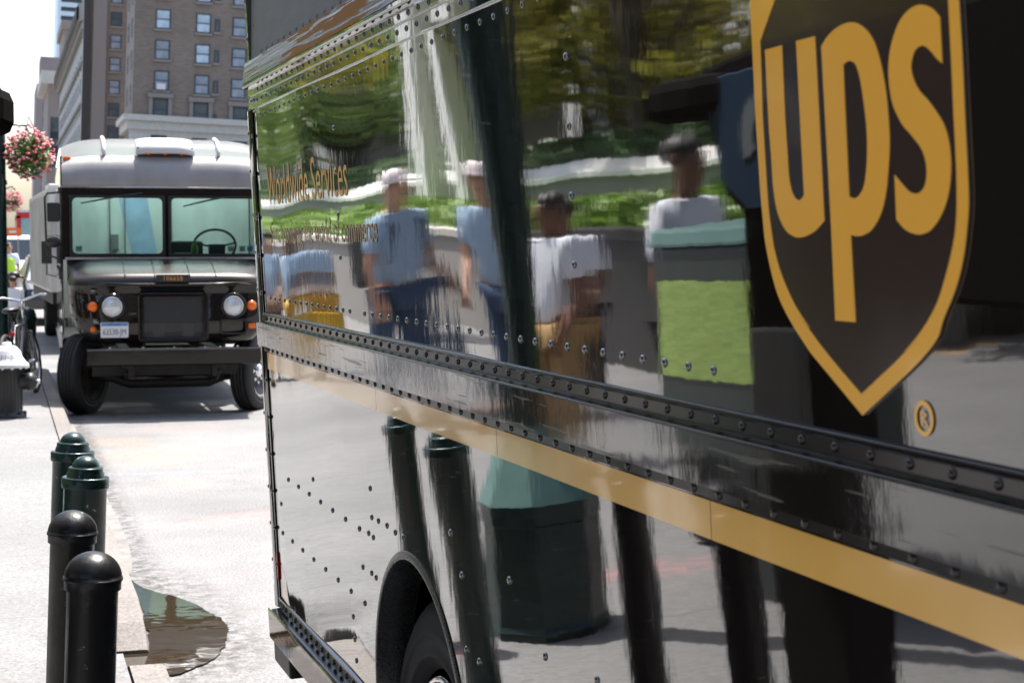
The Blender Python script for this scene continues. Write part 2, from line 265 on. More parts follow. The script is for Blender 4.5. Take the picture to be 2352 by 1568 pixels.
# ------------------------------------------------------------------ mesh builder and naming helpers
class MB:
    def __init__(s, fn=None): s.v = []; s.f = []; s.sm = []; s.fn = fn
    def add(s, vs, fs, smooth=False):
        o = len(s.v); s.v += [Vector(v) if s.fn is None else s.fn(*v) for v in vs]
        s.f += [tuple(i+o for i in f) for f in fs]; s.sm += [smooth]*len(fs); return s
    def box(s, x0, x1, y0, y1, z0, z1):
        return s.add([(x0,y0,z0),(x1,y0,z0),(x1,y1,z0),(x0,y1,z0),(x0,y0,z1),(x1,y0,z1),(x1,y1,z1),(x0,y1,z1)], [(0,3,2,1),(4,5,6,7),(0,1,5,4),(1,2,6,5),(2,3,7,6),(3,0,4,7)])
    def lathe(s, prof, c=(0,0,0), n=32, axis='z', smooth=True, a0=0, a1=2*pi):
        vs = []; fs = []; full = abs(a1-a0-2*pi) < 1e-6; k = n if full else n+1
        for r, h in prof:
            for i in range(k):
                a = a0+(a1-a0)*i/n; x, y = r*cos(a), r*sin(a)
                p = {'z': (x,y,h), 'x': (h,x,y), 'y': (x,h,y)}[axis]
                vs.append((c[0]+p[0], c[1]+p[1], c[2]+p[2]))
        for j in range(len(prof)-1):
            for i in range(n):
                i2 = (i+1) % k
                fs.append((j*k+i, j*k+i2, (j+1)*k+i2, (j+1)*k+i))
        return s.add(vs, fs, smooth)
    def tube(s, pts, r, n=8, closed=False, smooth=True, caps=True):
        P = [Vector(p) for p in pts]; vs = []; fs = []; m = len(P); R = r if isinstance(r, (list,tuple)) else [r]*m
        up = None
        for i, p in enumerate(P):
            t = (P[(i+1) % m]-P[i-1]) if closed else (P[min(i+1,m-1)]-P[max(i-1,0)])
            t.normalize()
            if up is None: up = Vector((0,0,1)) if abs(t.z) < .9 else Vector((1,0,0))
            a = t.cross(up).normalized(); b = a.cross(t).normalized(); up = b
            for k in range(n):
                q = p + (a*cos(2*pi*k/n)+b*sin(2*pi*k/n))*R[i]; vs.append(tuple(q))
        rng = m if closed else m-1
        for i in range(rng):
            for k in range(n):
                k2 = (k+1) % n; j = (i+1) % m
                fs.append((i*n+k, i*n+k2, j*n+k2, j*n+k))
        if caps and not closed: fs += [tuple(range(n))[::-1], tuple((m-1)*n+k for k in range(n))]
        return s.add(vs, fs, smooth)
    def sphere(s, c, rx, ry=None, rz=None, n=16, m=10):
        ry = ry or rx; rz = rz or rx; vs = []; fs = []
        for j in range(m+1):
            for i in range(n):
                a = pi*j/m-pi/2; t = 2*pi*i/n
                vs.append((c[0]+rx*cos(a)*cos(t), c[1]+ry*cos(a)*sin(t), c[2]+rz*sin(a)))
        for j in range(m):
            for i in range(n): fs.append((j*n+i, j*n+(i+1) % n, (j+1)*n+(i+1) % n, (j+1)*n+i))
        return s.add(vs, fs, True)
    def prism(s, poly, axis, h0, h1, holes=None, smooth=False):
        """polygon in the plane across axis, extruded from h0 to h1"""
        def P(a, b, h): return {'x': (h,a,b), 'y': (a,h,b), 'z': (a,b,h)}[axis]
        n = len(poly); vs = [P(a,b,h0) for a,b in poly]+[P(a,b,h1) for a,b in poly]
        fs = [tuple(range(n))[::-1], tuple(range(n,2*n))]+[(i,(i+1)%n,n+(i+1)%n,n+i) for i in range(n)]
        return s.add(vs, fs, smooth)
    def sweep(s, prof, us, smooth=False):
        """(w,o) profile swept along u"""
        n = len(prof); vs = [(u,w,o) for u in us for w,o in prof]
        fs = [(i*n+k, i*n+k+1, (i+1)*n+k+1, (i+1)*n+k) for i in range(len(us)-1) for k in range(n-1)]
        fs += [tuple(range(n)), tuple((len(us)-1)*n+k for k in range(n))[::-1]]
        return s.add(vs, fs, smooth)
    def build(s, name, m, parent=None, bevel=0, recalc=True, loc=None):
        me = bpy.data.meshes.new(name)
        off = Vector(loc) if loc is not None else (parent['_o'] if parent is not None and '_o' in parent else None)
        off = Vector(off) if off is not None else Vector((0,0,0))
        me.from_pydata([tuple(Vector(v)-off) for v in s.v], [], s.f); me.validate()
        for p, q in zip(me.polygons, s.sm): p.use_smooth = q
        if recalc:
            bm = bmesh.new(); bm.from_mesh(me); bmesh.ops.recalc_face_normals(bm, faces=bm.faces[:])
            if bevel:
                bmesh.ops.bevel(bm, geom=[e for e in bm.edges if len(e.link_faces) == 2 and e.calc_face_angle(0) > .6], offset=bevel, segments=2, profile=.5, affect='EDGES')
                for f in bm.faces: f.smooth = False
            bm.to_mesh(me); bm.free()
        me.materials.append(M[m] if isinstance(m, str) else m)
        o = bpy.data.objects.new(name, me); COL.objects.link(o)
        if parent is not None: o.parent = parent; o['_o'] = tuple(off)
        elif loc is not None: o.location = loc; o['_o'] = tuple(off)
        return o
def tag(o, label=None, cat=None, group=None, kind=None):
    if label: o['label'] = label
    if cat: o['category'] = cat
    if group: o['group'] = group
    if kind: o['kind'] = kind
    return o
def thing(name, loc, label, cat, group=None, local=False):
    """Empty at the base of a thing. local=True: parts are given in the thing's own coordinates"""
    o = bpy.data.objects.new(name, None); COL.objects.link(o); o.location = loc; o['_o'] = (0,0,0) if local else tuple(loc)
    o.empty_display_size = .2
    return tag(o, label, cat, group)
def copy_tree(o, parent=None):
    c = o.copy(); COL.objects.link(c); c.parent = parent
    for ch in [x for x in o.children]: copy_tree(ch, c)
    return c
def text_mesh(body, size, name, m, parent, fn, xscale=1, depth=.0008, align='LEFT', track=1):
    """built-in font text turned into a mesh; fn maps (x, y, h) of the text plane into space"""
    cu = bpy.data.curves.new('t', 'FONT'); cu.body = body; cu.size = size; cu.align_x = align; cu.space_character = track; cu.resolution_u = 3
    ob = bpy.data.objects.new('t', cu); COL.objects.link(ob)
    dg = bpy.context.evaluated_depsgraph_get(); me = ob.evaluated_get(dg).to_mesh()
    vs = [tuple(v.co) for v in me.vertices]; fs = [tuple(p.vertices) for p in me.polygons]
    bpy.data.objects.remove(ob); bpy.data.curves.remove(cu)
    b = MB(); b.v = [fn(x*xscale, y, depth) for x, y, z in vs]; b.f = fs; b.sm = [False]*len(fs)
    return b.build(name, m, parent)
# ------------------------------------------------------------------ ground, kerb, puddle
def sheet(name, m, x0, x1, y0, y1, z, kind='structure'):
    o = MB().add([(x0,y0,z),(x1,y0,z),(x1,y1,z),(x0,y1,z)], [(0,1,2,3)]).build(name, m, recalc=False); return tag(o, kind=kind)
sheet('road', 'road', -900, 900, -300, 2200, 0)
KX = .565
def walk_height(x, y):
    """pavement level, dipping to the road at the ramp by the puddle"""
    t = max(0, 1-abs(y-7.02)/.30); t = t*t*(3-2*t); s = min(1, max(0, (x-.02)/.40)); return .15-.152*min(1, t*1.35)*s
def walkway():
    xs = [-40,-12,-6,-3,-1.5,-.7,-.3,-.05]+[i*.05 for i in range(0,9)]+[KX-.139]
    ys = [-12,-6,-2,1,3,4.5,5.5,6]+[6.3+i*.06 for i in range(0,26)]+[8.2,9,10,12,14,16,18,20,22,22.6,23,23.3]
    b = MB(); n = len(xs)
    vs = [(x, y, walk_height(x,y)) for y in ys for x in xs]
    fs = [(j*n+i, j*n+i+1, (j+1)*n+i+1, (j+1)*n+i) for j in range(len(ys)-1) for i in range(n-1)]
    b.add(vs, fs, True)
    k = len(ys)-1
    b.add([(xs[0],ys[k],.15),(xs[-1],ys[k],.15),(xs[-1],ys[k],-.02),(xs[0],ys[k],-.02)], [(0,1,2,3)])
    tag(b.build('pavement', 'walk', recalc=False), kind='structure')
walkway()
sheet('plaza', 'walk', -90, -1.2, 23.3, 140, .15)
def kerb_run(ys, hs, name):
    """granite kerb; its top follows hs; 13 cm wide with a slightly battered face"""
    b = MB(); vs = []; prof = [(KX-.13, -.05), (KX-.13, 1), (KX-.015, 1), (KX, .93), (KX+.035, -.05)]
    for y, h in zip(ys, hs):
        for x, q in prof: vs.append((x, y, h*q+.002 if q > 0 else -.05))
    n = 5; fs = [(i*n+k, i*n+k+1, (i+1)*n+k+1, (i+1)*n+k) for i in range(len(ys)-1) for k in range(n-1)]
    fs += [tuple(range(n)), tuple((len(ys)-1)*n+k for k in range(n))[::-1]]
    return tag(b.add(vs, fs).build(name, 'kerbstone'), kind='structure')
kerb_run([7.32,7.5,7.8,8.5]+[9.98,9.99]+[11.5,13.2,13.21,14.8,16.4,16.41,18.5,20,21.5,22.5], [.02,.10,.15]+[.152]*13, 'kerb')
kerb_run([-12,-6,0,3,5.2,6.2,6.5,6.68,6.76], [.152]*6+[.152,.10,.02], 'kerb')
b = MB(); vs = []; fs = []        # kerb returning round the corner at the driveway
for i in range(13):
    a = i/12*pi/2; 
    for r, z in ((.67,.152),(.80,.152),(.835,-.05)): vs.append((KX-.80+r*cos(a), 22.5+r*sin(a), z))
for i in range(12):
    for k in range(2): fs.append((i*3+k, i*3+k+1, (i+1)*3+k+1, (i+1)*3+k))
tag(b.add(vs, fs, True).build('kerb', 'kerbstone', recalc=False), kind='structure')
def blob(name, m, pts, z, wob, seed, kind=None, sub=8):
    """irregular flat pool outline with a nibbled edge"""
    P = [Vector((x,y,0)) for x,y in pts]; out = []; n = len(P)
    for i in range(n):
        p0,p1,p2,p3 = P[i-1],P[i],P[(i+1)%n],P[(i+2)%n]
        for j in range(sub):
            t = j/sub; q = .5*((2*p1)+(p2-p0)*t+(2*p0-5*p1+4*p2-p3)*t*t+(3*p1-p0-3*p2+p3)*t**3)
            k = noise.noise(Vector((q.x*9, q.y*5, seed)))+.6*noise.noise(Vector((q.x*30, q.y*16, seed)))+.5*noise.noise(Vector((q.x*70, q.y*40, seed)))
            c = Vector((.75,7.7,0)); q = q+(q-c).normalized()*k*wob; out.append((q.x,q.y,z))
    o = MB().add(out, [tuple(range(len(out)))]).build(name, m, recalc=False); return tag(o, kind=kind or 'structure')
PUD = [(.606,8.95),(.665,8.72),(.84,8.36),(.93,7.9),(.935,7.6),(.87,7.3),(.80,7.12),(.70,6.97),(.6,6.9),(.48,7.0),(.40,7.12),(.40,7.4),(.48,7.55),(.575,7.62),(.61,8.2)]
blob('puddle', 'water', PUD, .008, .030, 3.1, sub=22)
blob('gutter', 'gutter', [(.602,22),(.65,18),(.64,14),(.68,11),(.66,9.6),(.602,9.5),(.601,14)], .0035, .012, 5.5, sub=30)

# ------------------------------------------------------------------ truck beside us
DV = Vector((-.0268869, .9996384, 0)).normalized(); LAT = Vector((DV.y, -DV.x, 0)); TAU = .049
WV = Vector((0,0,1))*cos(TAU)-LAT*sin(TAU); NV = -LAT*cos(TAU)-Vector((0,0,1))*sin(TAU)
PO = CAM+LAT*.95
def W1(u, w, o=0): return PO+DV*u+WV*w+NV*o
def disp(u, w):
    """oil-canning of the sheet metal, a millimetre or two"""
    k = .12+.88*min(1, max(0, (u-1.75)/.75)); e = max(0, min(1, (5.56-u)/.15)); w0 = .11 if w > -.28 else -.72
    tw = (w-w0)*.0100*(noise.noise(Vector((u*1.55, 3.3 if w > -.28 else 9.1, 4.2)))*1.5+.22*noise.noise(Vector((u*3.6, 1.7, 8.7))))
    return k*e*(tw+.0005*noise.noise(Vector((u*2.6, w*3.0, 2.2))))
def lerp(a,b,t): return a+(b-a)*t
t1 = thing('delivery_truck', W1(5.63,-1.7,-1.05).to_2d().to_3d(), 'glossy dark brown delivery truck seen from the side, with gold shield and gold stripe', 'truck')
def rivet(b, u, w, o, r=.0085, h=.005): b.add(*rivet_geo(u,w,o,r,h), True)
def rivet_geo(u, w, o, r, h):
    vs = []; n = 9
    for rr, hh in ((r*1.04,0),(r*.95,h*.45),(r*.6,h*.85)):
        for i in range(n): vs.append((u+rr*cos(2*pi*i/n), w+rr*sin(2*pi*i/n), o+hh))
    vs.append((u,w,o+h)); fs = [(j*n+i, j*n+(i+1)%n, (j+1)*n+(i+1)%n, (j+1)*n+i) for j in range(2) for i in range(n)]+[(2*n+i, 2*n+(i+1)%n, 3*n) for i in range(n)]
    return vs, fs
def grid(us, wlo, whi, rows):
    n = rows+1; vs = []
    for u in us:
        a, c = (wlo(u) if callable(wlo) else wlo), whi
        for j in range(n):
            w = lerp(a, c, j/rows); vs.append((u, w, disp(u,w)))
    return vs, [(i*n+j, i*n+j+1, (i+1)*n+j+1, (i+1)*n+j) for i in range(len(us)-1) for j in range(rows)]
U0, U1 = -.30, 5.555
us = [lerp(U0,U1,i/230) for i in range(231)]
b = MB(W1); b.add(*grid(us, -.222, .445, 26), True)
pitch = .0813
for k in range(70):
    u = 5.43-k*pitch
    if u < -.2: break
    if .9 < u < 2.05: continue
    if abs(u-4.185) > .03: rivet(b, u, -.164, disp(u,-.164), .0068, .004)
    if u > 2.1 or k % 2: rivet(b, u, .409, disp(u,.409), .0062, .0035)
for u0 in (2.62, 4.37): 
    for w in (.30,.19,.08,-.03): rivet(b, u0, w, disp(u0,w), .0065, .004)
b.build('upper_side_panel', 'paint', t1, recalc=False)
ARC_U, ARC_W, ARC_R = 3.79, -1.112, .40
def wbot(u):
    q = ARC_R**2-(u-ARC_U)**2; return ARC_W+sqrt(q) if q > 0 else -1.145
us2 = [lerp(U0, ARC_U-ARC_R-.0005, i/110) for i in range(111)]+[ARC_U-ARC_R*cos(pi*i/48) for i in range(1,48)]+[ARC_U+ARC_R+.0005+(U1-ARC_U-ARC_R)*i/52 for i in range(53)]
b = MB(W1); b.add(*grid(us2, wbot, -.335, 22), True)
for w in (-.72, -.909):
    for k in range(9):
        u = 5.44-k*.163+ (0 if w == -.909 else -.145)
        if 4.28 < u < 5.5: rivet(b, u, w, disp(u,w), .008)
for u, w in ((4.213,-.715),(4.164,-.718),(4.899,-.668),(4.171,-.597),(4.17,-.669),(4.1,-.667),(4.012,-.665),(3.931,-.669),(3.854,-.669),(5.442,-.816),(4.3,-.816),(4.203,-.814),(4.157,-.817),(4.453,-.975),(4.449,-1.035),(4.441,-1.09),(3.444,-.593),(3.373,-.669),(3.366,-.821),(3.275,-.825),(3.18,-.92),(3.05,-.62),(2.86,-.72),(2.6,-.7),(2.3,-.72)): rivet(b, u, w, disp(u,w), .0078, .0045)
b.build('lower_side_panel', 'paint', t1, recalc=False)
# wheel arch lip
b = MB(W1); vs = []; fs = []; n = 60
prof = [(.397,-.09),(.397,.002),(.400,.0052),(.404,.0056),(.409,.0048),(.416,.0036),(.418,.001)]
for i in range(n+1):
    a = pi*i/n
    for r, o in prof:
        u, w = ARC_U-r*cos(a), ARC_W+r*sin(a); vs.append((u, w, o))
k = len(prof); fs = [(i*k+j, i*k+j+1, (i+1)*k+j+1, (i+1)*k+j) for i in range(n) for j in range(k-1)]
b.add(vs, fs, True).build('wheel_arch_lip', 'flare', t1, recalc=False)
MB(W1).box(3.2,4.4,-1.3,-.5,-.75,-.72).box(3.2,3.25,-1.3,-.5,-.72,-.08).box(4.35,4.4,-1.3,-.5,-.72,-.08).box(3.2,4.4,-.56,-.5,-.72,-.08).build('wheel_well', 'dark_steel', t1)
# cap rail along the top of the panel
us3 = [U0, 2.5, 5.555]
b = MB(W1).sweep([(.430,-.004),(.432,.004),(.437,.0045),(.500,.0045),(.502,.018),(.508,.021),(.515,.021),(.584,.009),(.586,-.01)], us3+[5.605])
for k in range(75):
    u = 5.451-k*pitch
    if u < -.25: break
    rivet(b, u, .457, .0045, .007, .004); rivet(b, u-.02, .488, .0045, .007, .004)
for du in (5.50,5.525,5.55): rivet(b, du, .459, .0045, .008)
cr = b.build('cap_rail', 'paint', t1)
b = MB(W1)
for w, o, r in ((.505,.021,.0035),(.473,.006,.0024),(.434,.005,.0016)): b.tube([(u,w,o) for u in (U0,1,2.5,4,5.6 if w > .5 else 5.545)], r, 6)
b.build('rail_bead', 'trim_metal', cr)
MB(W1).sweep([(.516,.0225),(.583,.0102)], [U0]+[lerp(2.5,5.604,i/12) for i in range(13)]).build('scraped_strip', 'scuff', cr)
# waist rub rail
b = MB(W1).sweep([(-.212,-.002),(-.214,.005),(-.218,.006),(-.221,.004),(-.240,.004),(-.2415,.010),(-.243,.018),(-.246,.020),(-.318,.019),(-.320,.004),(-.337,.0035),(-.339,-.002)], us3)
for k in range(75):
    u = 5.424-k*pitch
    if u < -.25: break
    rivet(b, u, -.2285, .004, .0065, .004); rivet(b, u, -.3285, .0037, .007, .004)
for du in (5.50,5.525,5.55): rivet(b, du, -.229, .004, .008); rivet(b, du, -.3285, .0037, .008)
wr = b.build('waist_rail', 'rail_paint', t1)
b = MB(W1)
for w, o, r in ((-.2135,.005,.002),(-.2445,.0195,.002)): b.tube([(u,w,o) for u in (U0,1,2.5,4,5.55)], r, 6)
b.build('rail_bead', 'rail_paint', wr)
MB(W1).sweep([(-.2475,.0205),(-.317,.0195)], [U0,2,4,5.605]).sweep([(-.245,.0),(-.246,.02),(-.319,.019),(-.321,0)], [5.555,5.605]).build('rail_face', 'band', wr)
# gold stripe in lengths
b = MB(W1)
for a, c in ((5.552,5.014),(5.012,4.052),(4.050,3.088),(3.086,2.125),(2.123,1.16),(1.158,.2),(.198,U0)):
    uu = [lerp(a,c,i/16) for i in range(17)]; n = 2
    b.add([(u, w, disp(u,w)+.0014) for u in uu for w in (-.3935,-.3405)], [(i*2,i*2+1,i*2+3,i*2+2) for i in range(16)], True)
b.build('gold_stripe', 'stripe', t1, recalc=False)
# bottom rub rail
b = MB(W1).sweep([(-1.134,-.002),(-1.136,.006),(-1.142,.006),(-1.144,.004),(-1.172,.004),(-1.174,.03),(-1.180,.034),(-1.275,.033),(-1.285,.0),(-1.285,-.05)], [ARC_U+.47,4.8,5.56])
b.sweep([(-1.134,-.002),(-1.136,.006),(-1.142,.006),(-1.144,.004),(-1.172,.004),(-1.174,.03),(-1.180,.034),(-1.275,.033),(-1.285,.0),(-1.285,-.05)], [U0,1.5,ARC_U-.47])
for k in range(75):
    u = 5.45-k*pitch
    if u < -.25: break
    if abs(u-ARC_U) > .5: rivet(b, u, -1.157, .004, .009, .006)
for du in (5.49,5.515,5.54): rivet(b, du, -1.157, .004, .009, .005)
sr = b.build('bottom_rail', 'rail_paint', t1)
MB(W1).sweep([(-1.1765,.0325),(-1.181,.0355),(-1.274,.0345)], [ARC_U+.47,5.605]).build('rail_face', 'band', sr)
# rear corner post
vs = []; fs = []; ws = [-1.17,-.9,-.6,-.36,-.2,.1,.43]; pr = [(5.552,.003),(5.575,.012),(5.598,.012),(5.618,.004),(5.628,-.012),(5.632,-.05)]
for w in ws:
    for u, o in pr: vs.append((u, w, o))
k = len(pr); fs = [(i*k+j, i*k+j+1, (i+1)*k+j+1, (i+1)*k+j) for i in range(len(ws)-1) for j in range(k-1)]
b = MB(W1).add(vs, fs, True)
for w in (.36,.24,.1,-.02,-.14,-.42,-.54,-.66,-.78,-.9,-1.02): rivet(b, 5.606, w, .008, .008, .006); rivet(b, 5.563, w-.01, .006, .007, .005)
b.build('corner_post', 'paint', t1, recalc=False)
MB(W1).box(5.630,5.66,-.80,-.74,-.06,.0).build('door_latch', 'dark_steel', t1)
b = MB(W1); b.prism([(5.556+.009*cos(a*pi/8), -1.035+.045*sin(a*pi/8)) for a in range(16)], 'z', .002, .006); b.build('side_marker_lamp', 'red_lens', t1)
# grey cap, roof, rear wall, far wall, floor
cap = [(.584,-.008),(.60,-.010),(.62,-.012),(.95,-.03),(1.02,-.06),(1.08,-.14),(1.13,-.35),(1.16,-1.05),(1.13,-1.75),(1.08,-1.96),(1.02,-2.04),(.95,-2.07),(.5,-2.1)]
b = MB(W1).sweep(cap[:4], [U0,2,5.60])
for k in range(75):
    u = 5.40-k*.095
    if u < -.2: break
    rivet(b, u, .602, -.0105, .007, .004)
for w in (.70,.84): rivet(b, 5.56, w, -.016, .009, .004)
b.build('roof_side_panel', 'cap_grey', t1)
MB(W1).sweep(cap[3:], [U0,2,5.60], True).build('roof', 'roof_skin', t1)
b = MB(W1).box(5.598,5.622,.585,1.0,-.06,-.004)
for w in (.66,.78,.9): rivet(b, 5.612, w, -.004, .009, .005)
b.build('roof_corner_post', 'paint', t1)
MB(W1).box(5.60,5.63,-1.17,1.1,-2.10,-.03).build('rear_wall', 'paint', t1)
MB(W1).box(5.632,5.645,-1.05,.75,-1.9,-.2).build('rear_door', 'paint_flat', t1)
MB(W1).box(U0,5.60,-1.17,.9,-2.13,-2.10).build('far_side_wall', 'paint', t1)
MB(W1).box(U0,5.60,-1.17,-1.10,-2.09,-.76).build('floor', 'dark_steel', t1)
MB(W1).box(5.40,5.67,-1.372,-1.288,-2.0,.012).build('rear_bumper', 'black_plastic', t1, bevel=.008)
def tyre_parts(root, c, fn, side, steer=0, R=.405, wd=.225):
    """wheel with tread grooves, sidewall, dished rim, hub and nuts. fn maps (lateral, along, up) from the hub centre"""
    b = MB(fn); h = wd/2
    side_ = [(.26,.75),(.272,.90),(.284,.95),(.287,.99),(.297,1.0),(.300,.955),(.330,.975),(.333,1.01),(.340,1.01),(.343,.975),(.372,.955),(.376,.93),(.394,.84),(.397,.79)]
    k_ = R/.405
    prof = [(r*k_,-h*q) for r, q in side_]+[(R,-h*.74)]
    g = [-.62,-.55,-.27,-.20,.03,.10,.35,.42]
    for q in range(0,8,2): prof += [(R,h*g[q]),(R-.011,h*(g[q]+.015)),(R-.011,h*(g[q+1]-.015)),(R,h*g[q+1])]
    prof += [(R,h*.74)]+[(r*k_,h*q) for r, q in side_[::-1]]
    b.lathe(prof, n=56, axis='x')
    ty = b.build('tyre', 'rubber', root, recalc=True)
    b = MB(fn); s = side
    b.lathe([(.262,s*h*.80),(.268,s*h*.86),(.255,s*h*.84),(.235,s*h*.35),(.20,s*h*.1),(.15,s*h*.18),(.12,s*h*.42),(.11,s*h*.46),(.0001,s*h*.46)], n=40, axis='x')
    b.lathe([(.262,-s*h*.80),(.24,-s*h*.7),(.22,s*h*.0),(.0001,s*h*.02)], n=40, axis='x')
    b.build('rim', 'rim', root)
    b = MB(fn); b.lathe([(.255,s*h*.845),(.263,s*h*.875),(.271,s*h*.83)], n=40, axis='x'); b.lathe([(.075,s*h*.46),(.072,s*h*.75),(.05,s*h*.86),(.0001,s*h*.88)], n=20, axis='x')
    for i in range(8):
        a = 2*pi*i/8; b.lathe([(.016,s*h*.44),(.016,s*h*.62),(.0001,s*h*.66)], (0,.125*cos(a),.125*sin(a)), 6, 'x')
    b.build('hub', 'chrome', root)
def w1_wheel(u, o, side, name='wheel'):
    c = W1(u, 0, o); c.z = .445
    def fn(x, y, z): return c+LAT*x+DV*y+Vector((0,0,z))
    b = MB(fn); h = .11
    return fn
for u, o, s in ((3.78,-.205,-1),(3.78,-1.95,1),(-.6,-.16,-1),(-.6,-1.95,1)):
    fn = w1_wheel(u, o, s); wd = .225
    # every wheel is one part of the truck, its tyre carries rim and hub
    def build_wheel(root, fn, side, R=.405):
        names = []
        before = set(bpy.data.objects)
        tyre_parts(root, None, fn, side, R=R)
        new = [o for o in bpy.data.objects if o not in before]
        ty = [o for o in new if o.name.startswith('tyre')][0]; ty.name = 'wheel'
        for o in new:
            if o is not ty: o.parent = ty
    build_wheel(t1, fn, s, .445)
# shield emblem and lettering
OUTER= [(1.9447,0.2982),(1.9442,0.2811),(1.9437,0.2637),(1.9432,0.2464),(1.9427,0.2298),(1.9423,0.2146),(1.9419,0.2008),(1.9416,0.1881),(1.9413,0.1762),(1.9409,0.1649),(1.9405,0.1541),(1.94,0.1439),(1.9394,0.1343),(1.9388,0.1253),(1.9382,0.1164),(1.9376,0.1075),(1.9371,0.0985),(1.9366,0.0896),(1.9361,0.0808),(1.9355,0.0721),(1.9348,0.0634),(1.9339,0.0544),(1.9328,0.0451),(1.9317,0.0361),(1.9306,0.0277),(1.9296,0.0206),(1.929,0.0166),(1.9285,0.0128),(1.9277,0.009),(1.9268,0.0048),(1.9254,0.0),(1.9236,-0.0056),(1.9213,-0.0118),(1.9188,-0.0183),(1.9162,-0.0248),(1.9135,-0.0309),(1.9108,-0.0366),(1.9079,-0.0422),(1.9049,-0.0476),(1.9018,-0.0528),(1.8986,-0.0576),(1.8953,-0.062),(1.8918,-0.0661),(1.8883,-0.0699),(1.8845,-0.0737),(1.8805,-0.0775),(1.8762,-0.0815),(1.8716,-0.0854),(1.8668,-0.0894),(1.862,-0.0932),(1.8573,-0.0969),(1.8526,-0.1005),(1.8477,-0.104),(1.843,-0.1073),(1.8384,-0.1104),(1.8343,-0.1133),(1.8307,-0.1158),(1.8276,-0.1181),(1.8248,-0.1201),(1.8219,-0.122),(1.8188,-0.1239),(1.8098,-0.1289),(1.7984,-0.135),(1.7855,-0.1418),(1.7724,-0.1488),(1.76,-0.1554),(1.7483,-0.1616),(1.7367,-0.1678),(1.7252,-0.174),(1.7136,-0.1801),(1.702,-0.1863),(1.6888,-0.1791),(1.6755,-0.1719),(1.6622,-0.1648),(1.6492,-0.1577),(1.6365,-0.1507),(1.6238,-0.1438),(1.6111,-0.1368),(1.5988,-0.1301),(1.5874,-0.1236),(1.5773,-0.1175),(1.57,-0.1128),(1.5626,-0.1078),(1.5554,-0.1026),(1.5489,-0.0975),(1.5436,-0.0928),(1.5406,-0.0893),(1.5383,-0.0855),(1.5361,-0.0814),(1.5338,-0.0771),(1.531,-0.0726),(1.5274,-0.0679),(1.5233,-0.0628),(1.519,-0.0577),(1.5149,-0.0525),(1.5112,-0.0475),(1.508,-0.0427),(1.5051,-0.038),(1.5024,-0.0333),(1.4999,-0.0286),(1.4976,-0.024),(1.4955,-0.0195),(1.4937,-0.0151),(1.492,-0.0107),(1.4905,-0.0061),(1.4889,-0.001),(1.4873,0.0048),(1.4856,0.0112),(1.4841,0.0178),(1.4827,0.0242),(1.4816,0.0299),(1.4808,0.0348),(1.4803,0.0392),(1.48,0.0434),(1.4798,0.0474),(1.4797,0.0516),(1.4797,0.058),(1.4799,0.0653),(1.4801,0.0731),(1.4804,0.0807),(1.4807,0.0877),(1.481,0.094),(1.4812,0.0998),(1.4815,0.1055),(1.4818,0.1111),(1.482,0.1168),(1.4824,0.1284),(1.4827,0.1425),(1.4832,0.1578),(1.4836,0.1728),(1.4841,0.1862),(1.4846,0.1976),(1.4852,0.2081),(1.4858,0.2179),(1.4864,0.2276),(1.487,0.2376)]
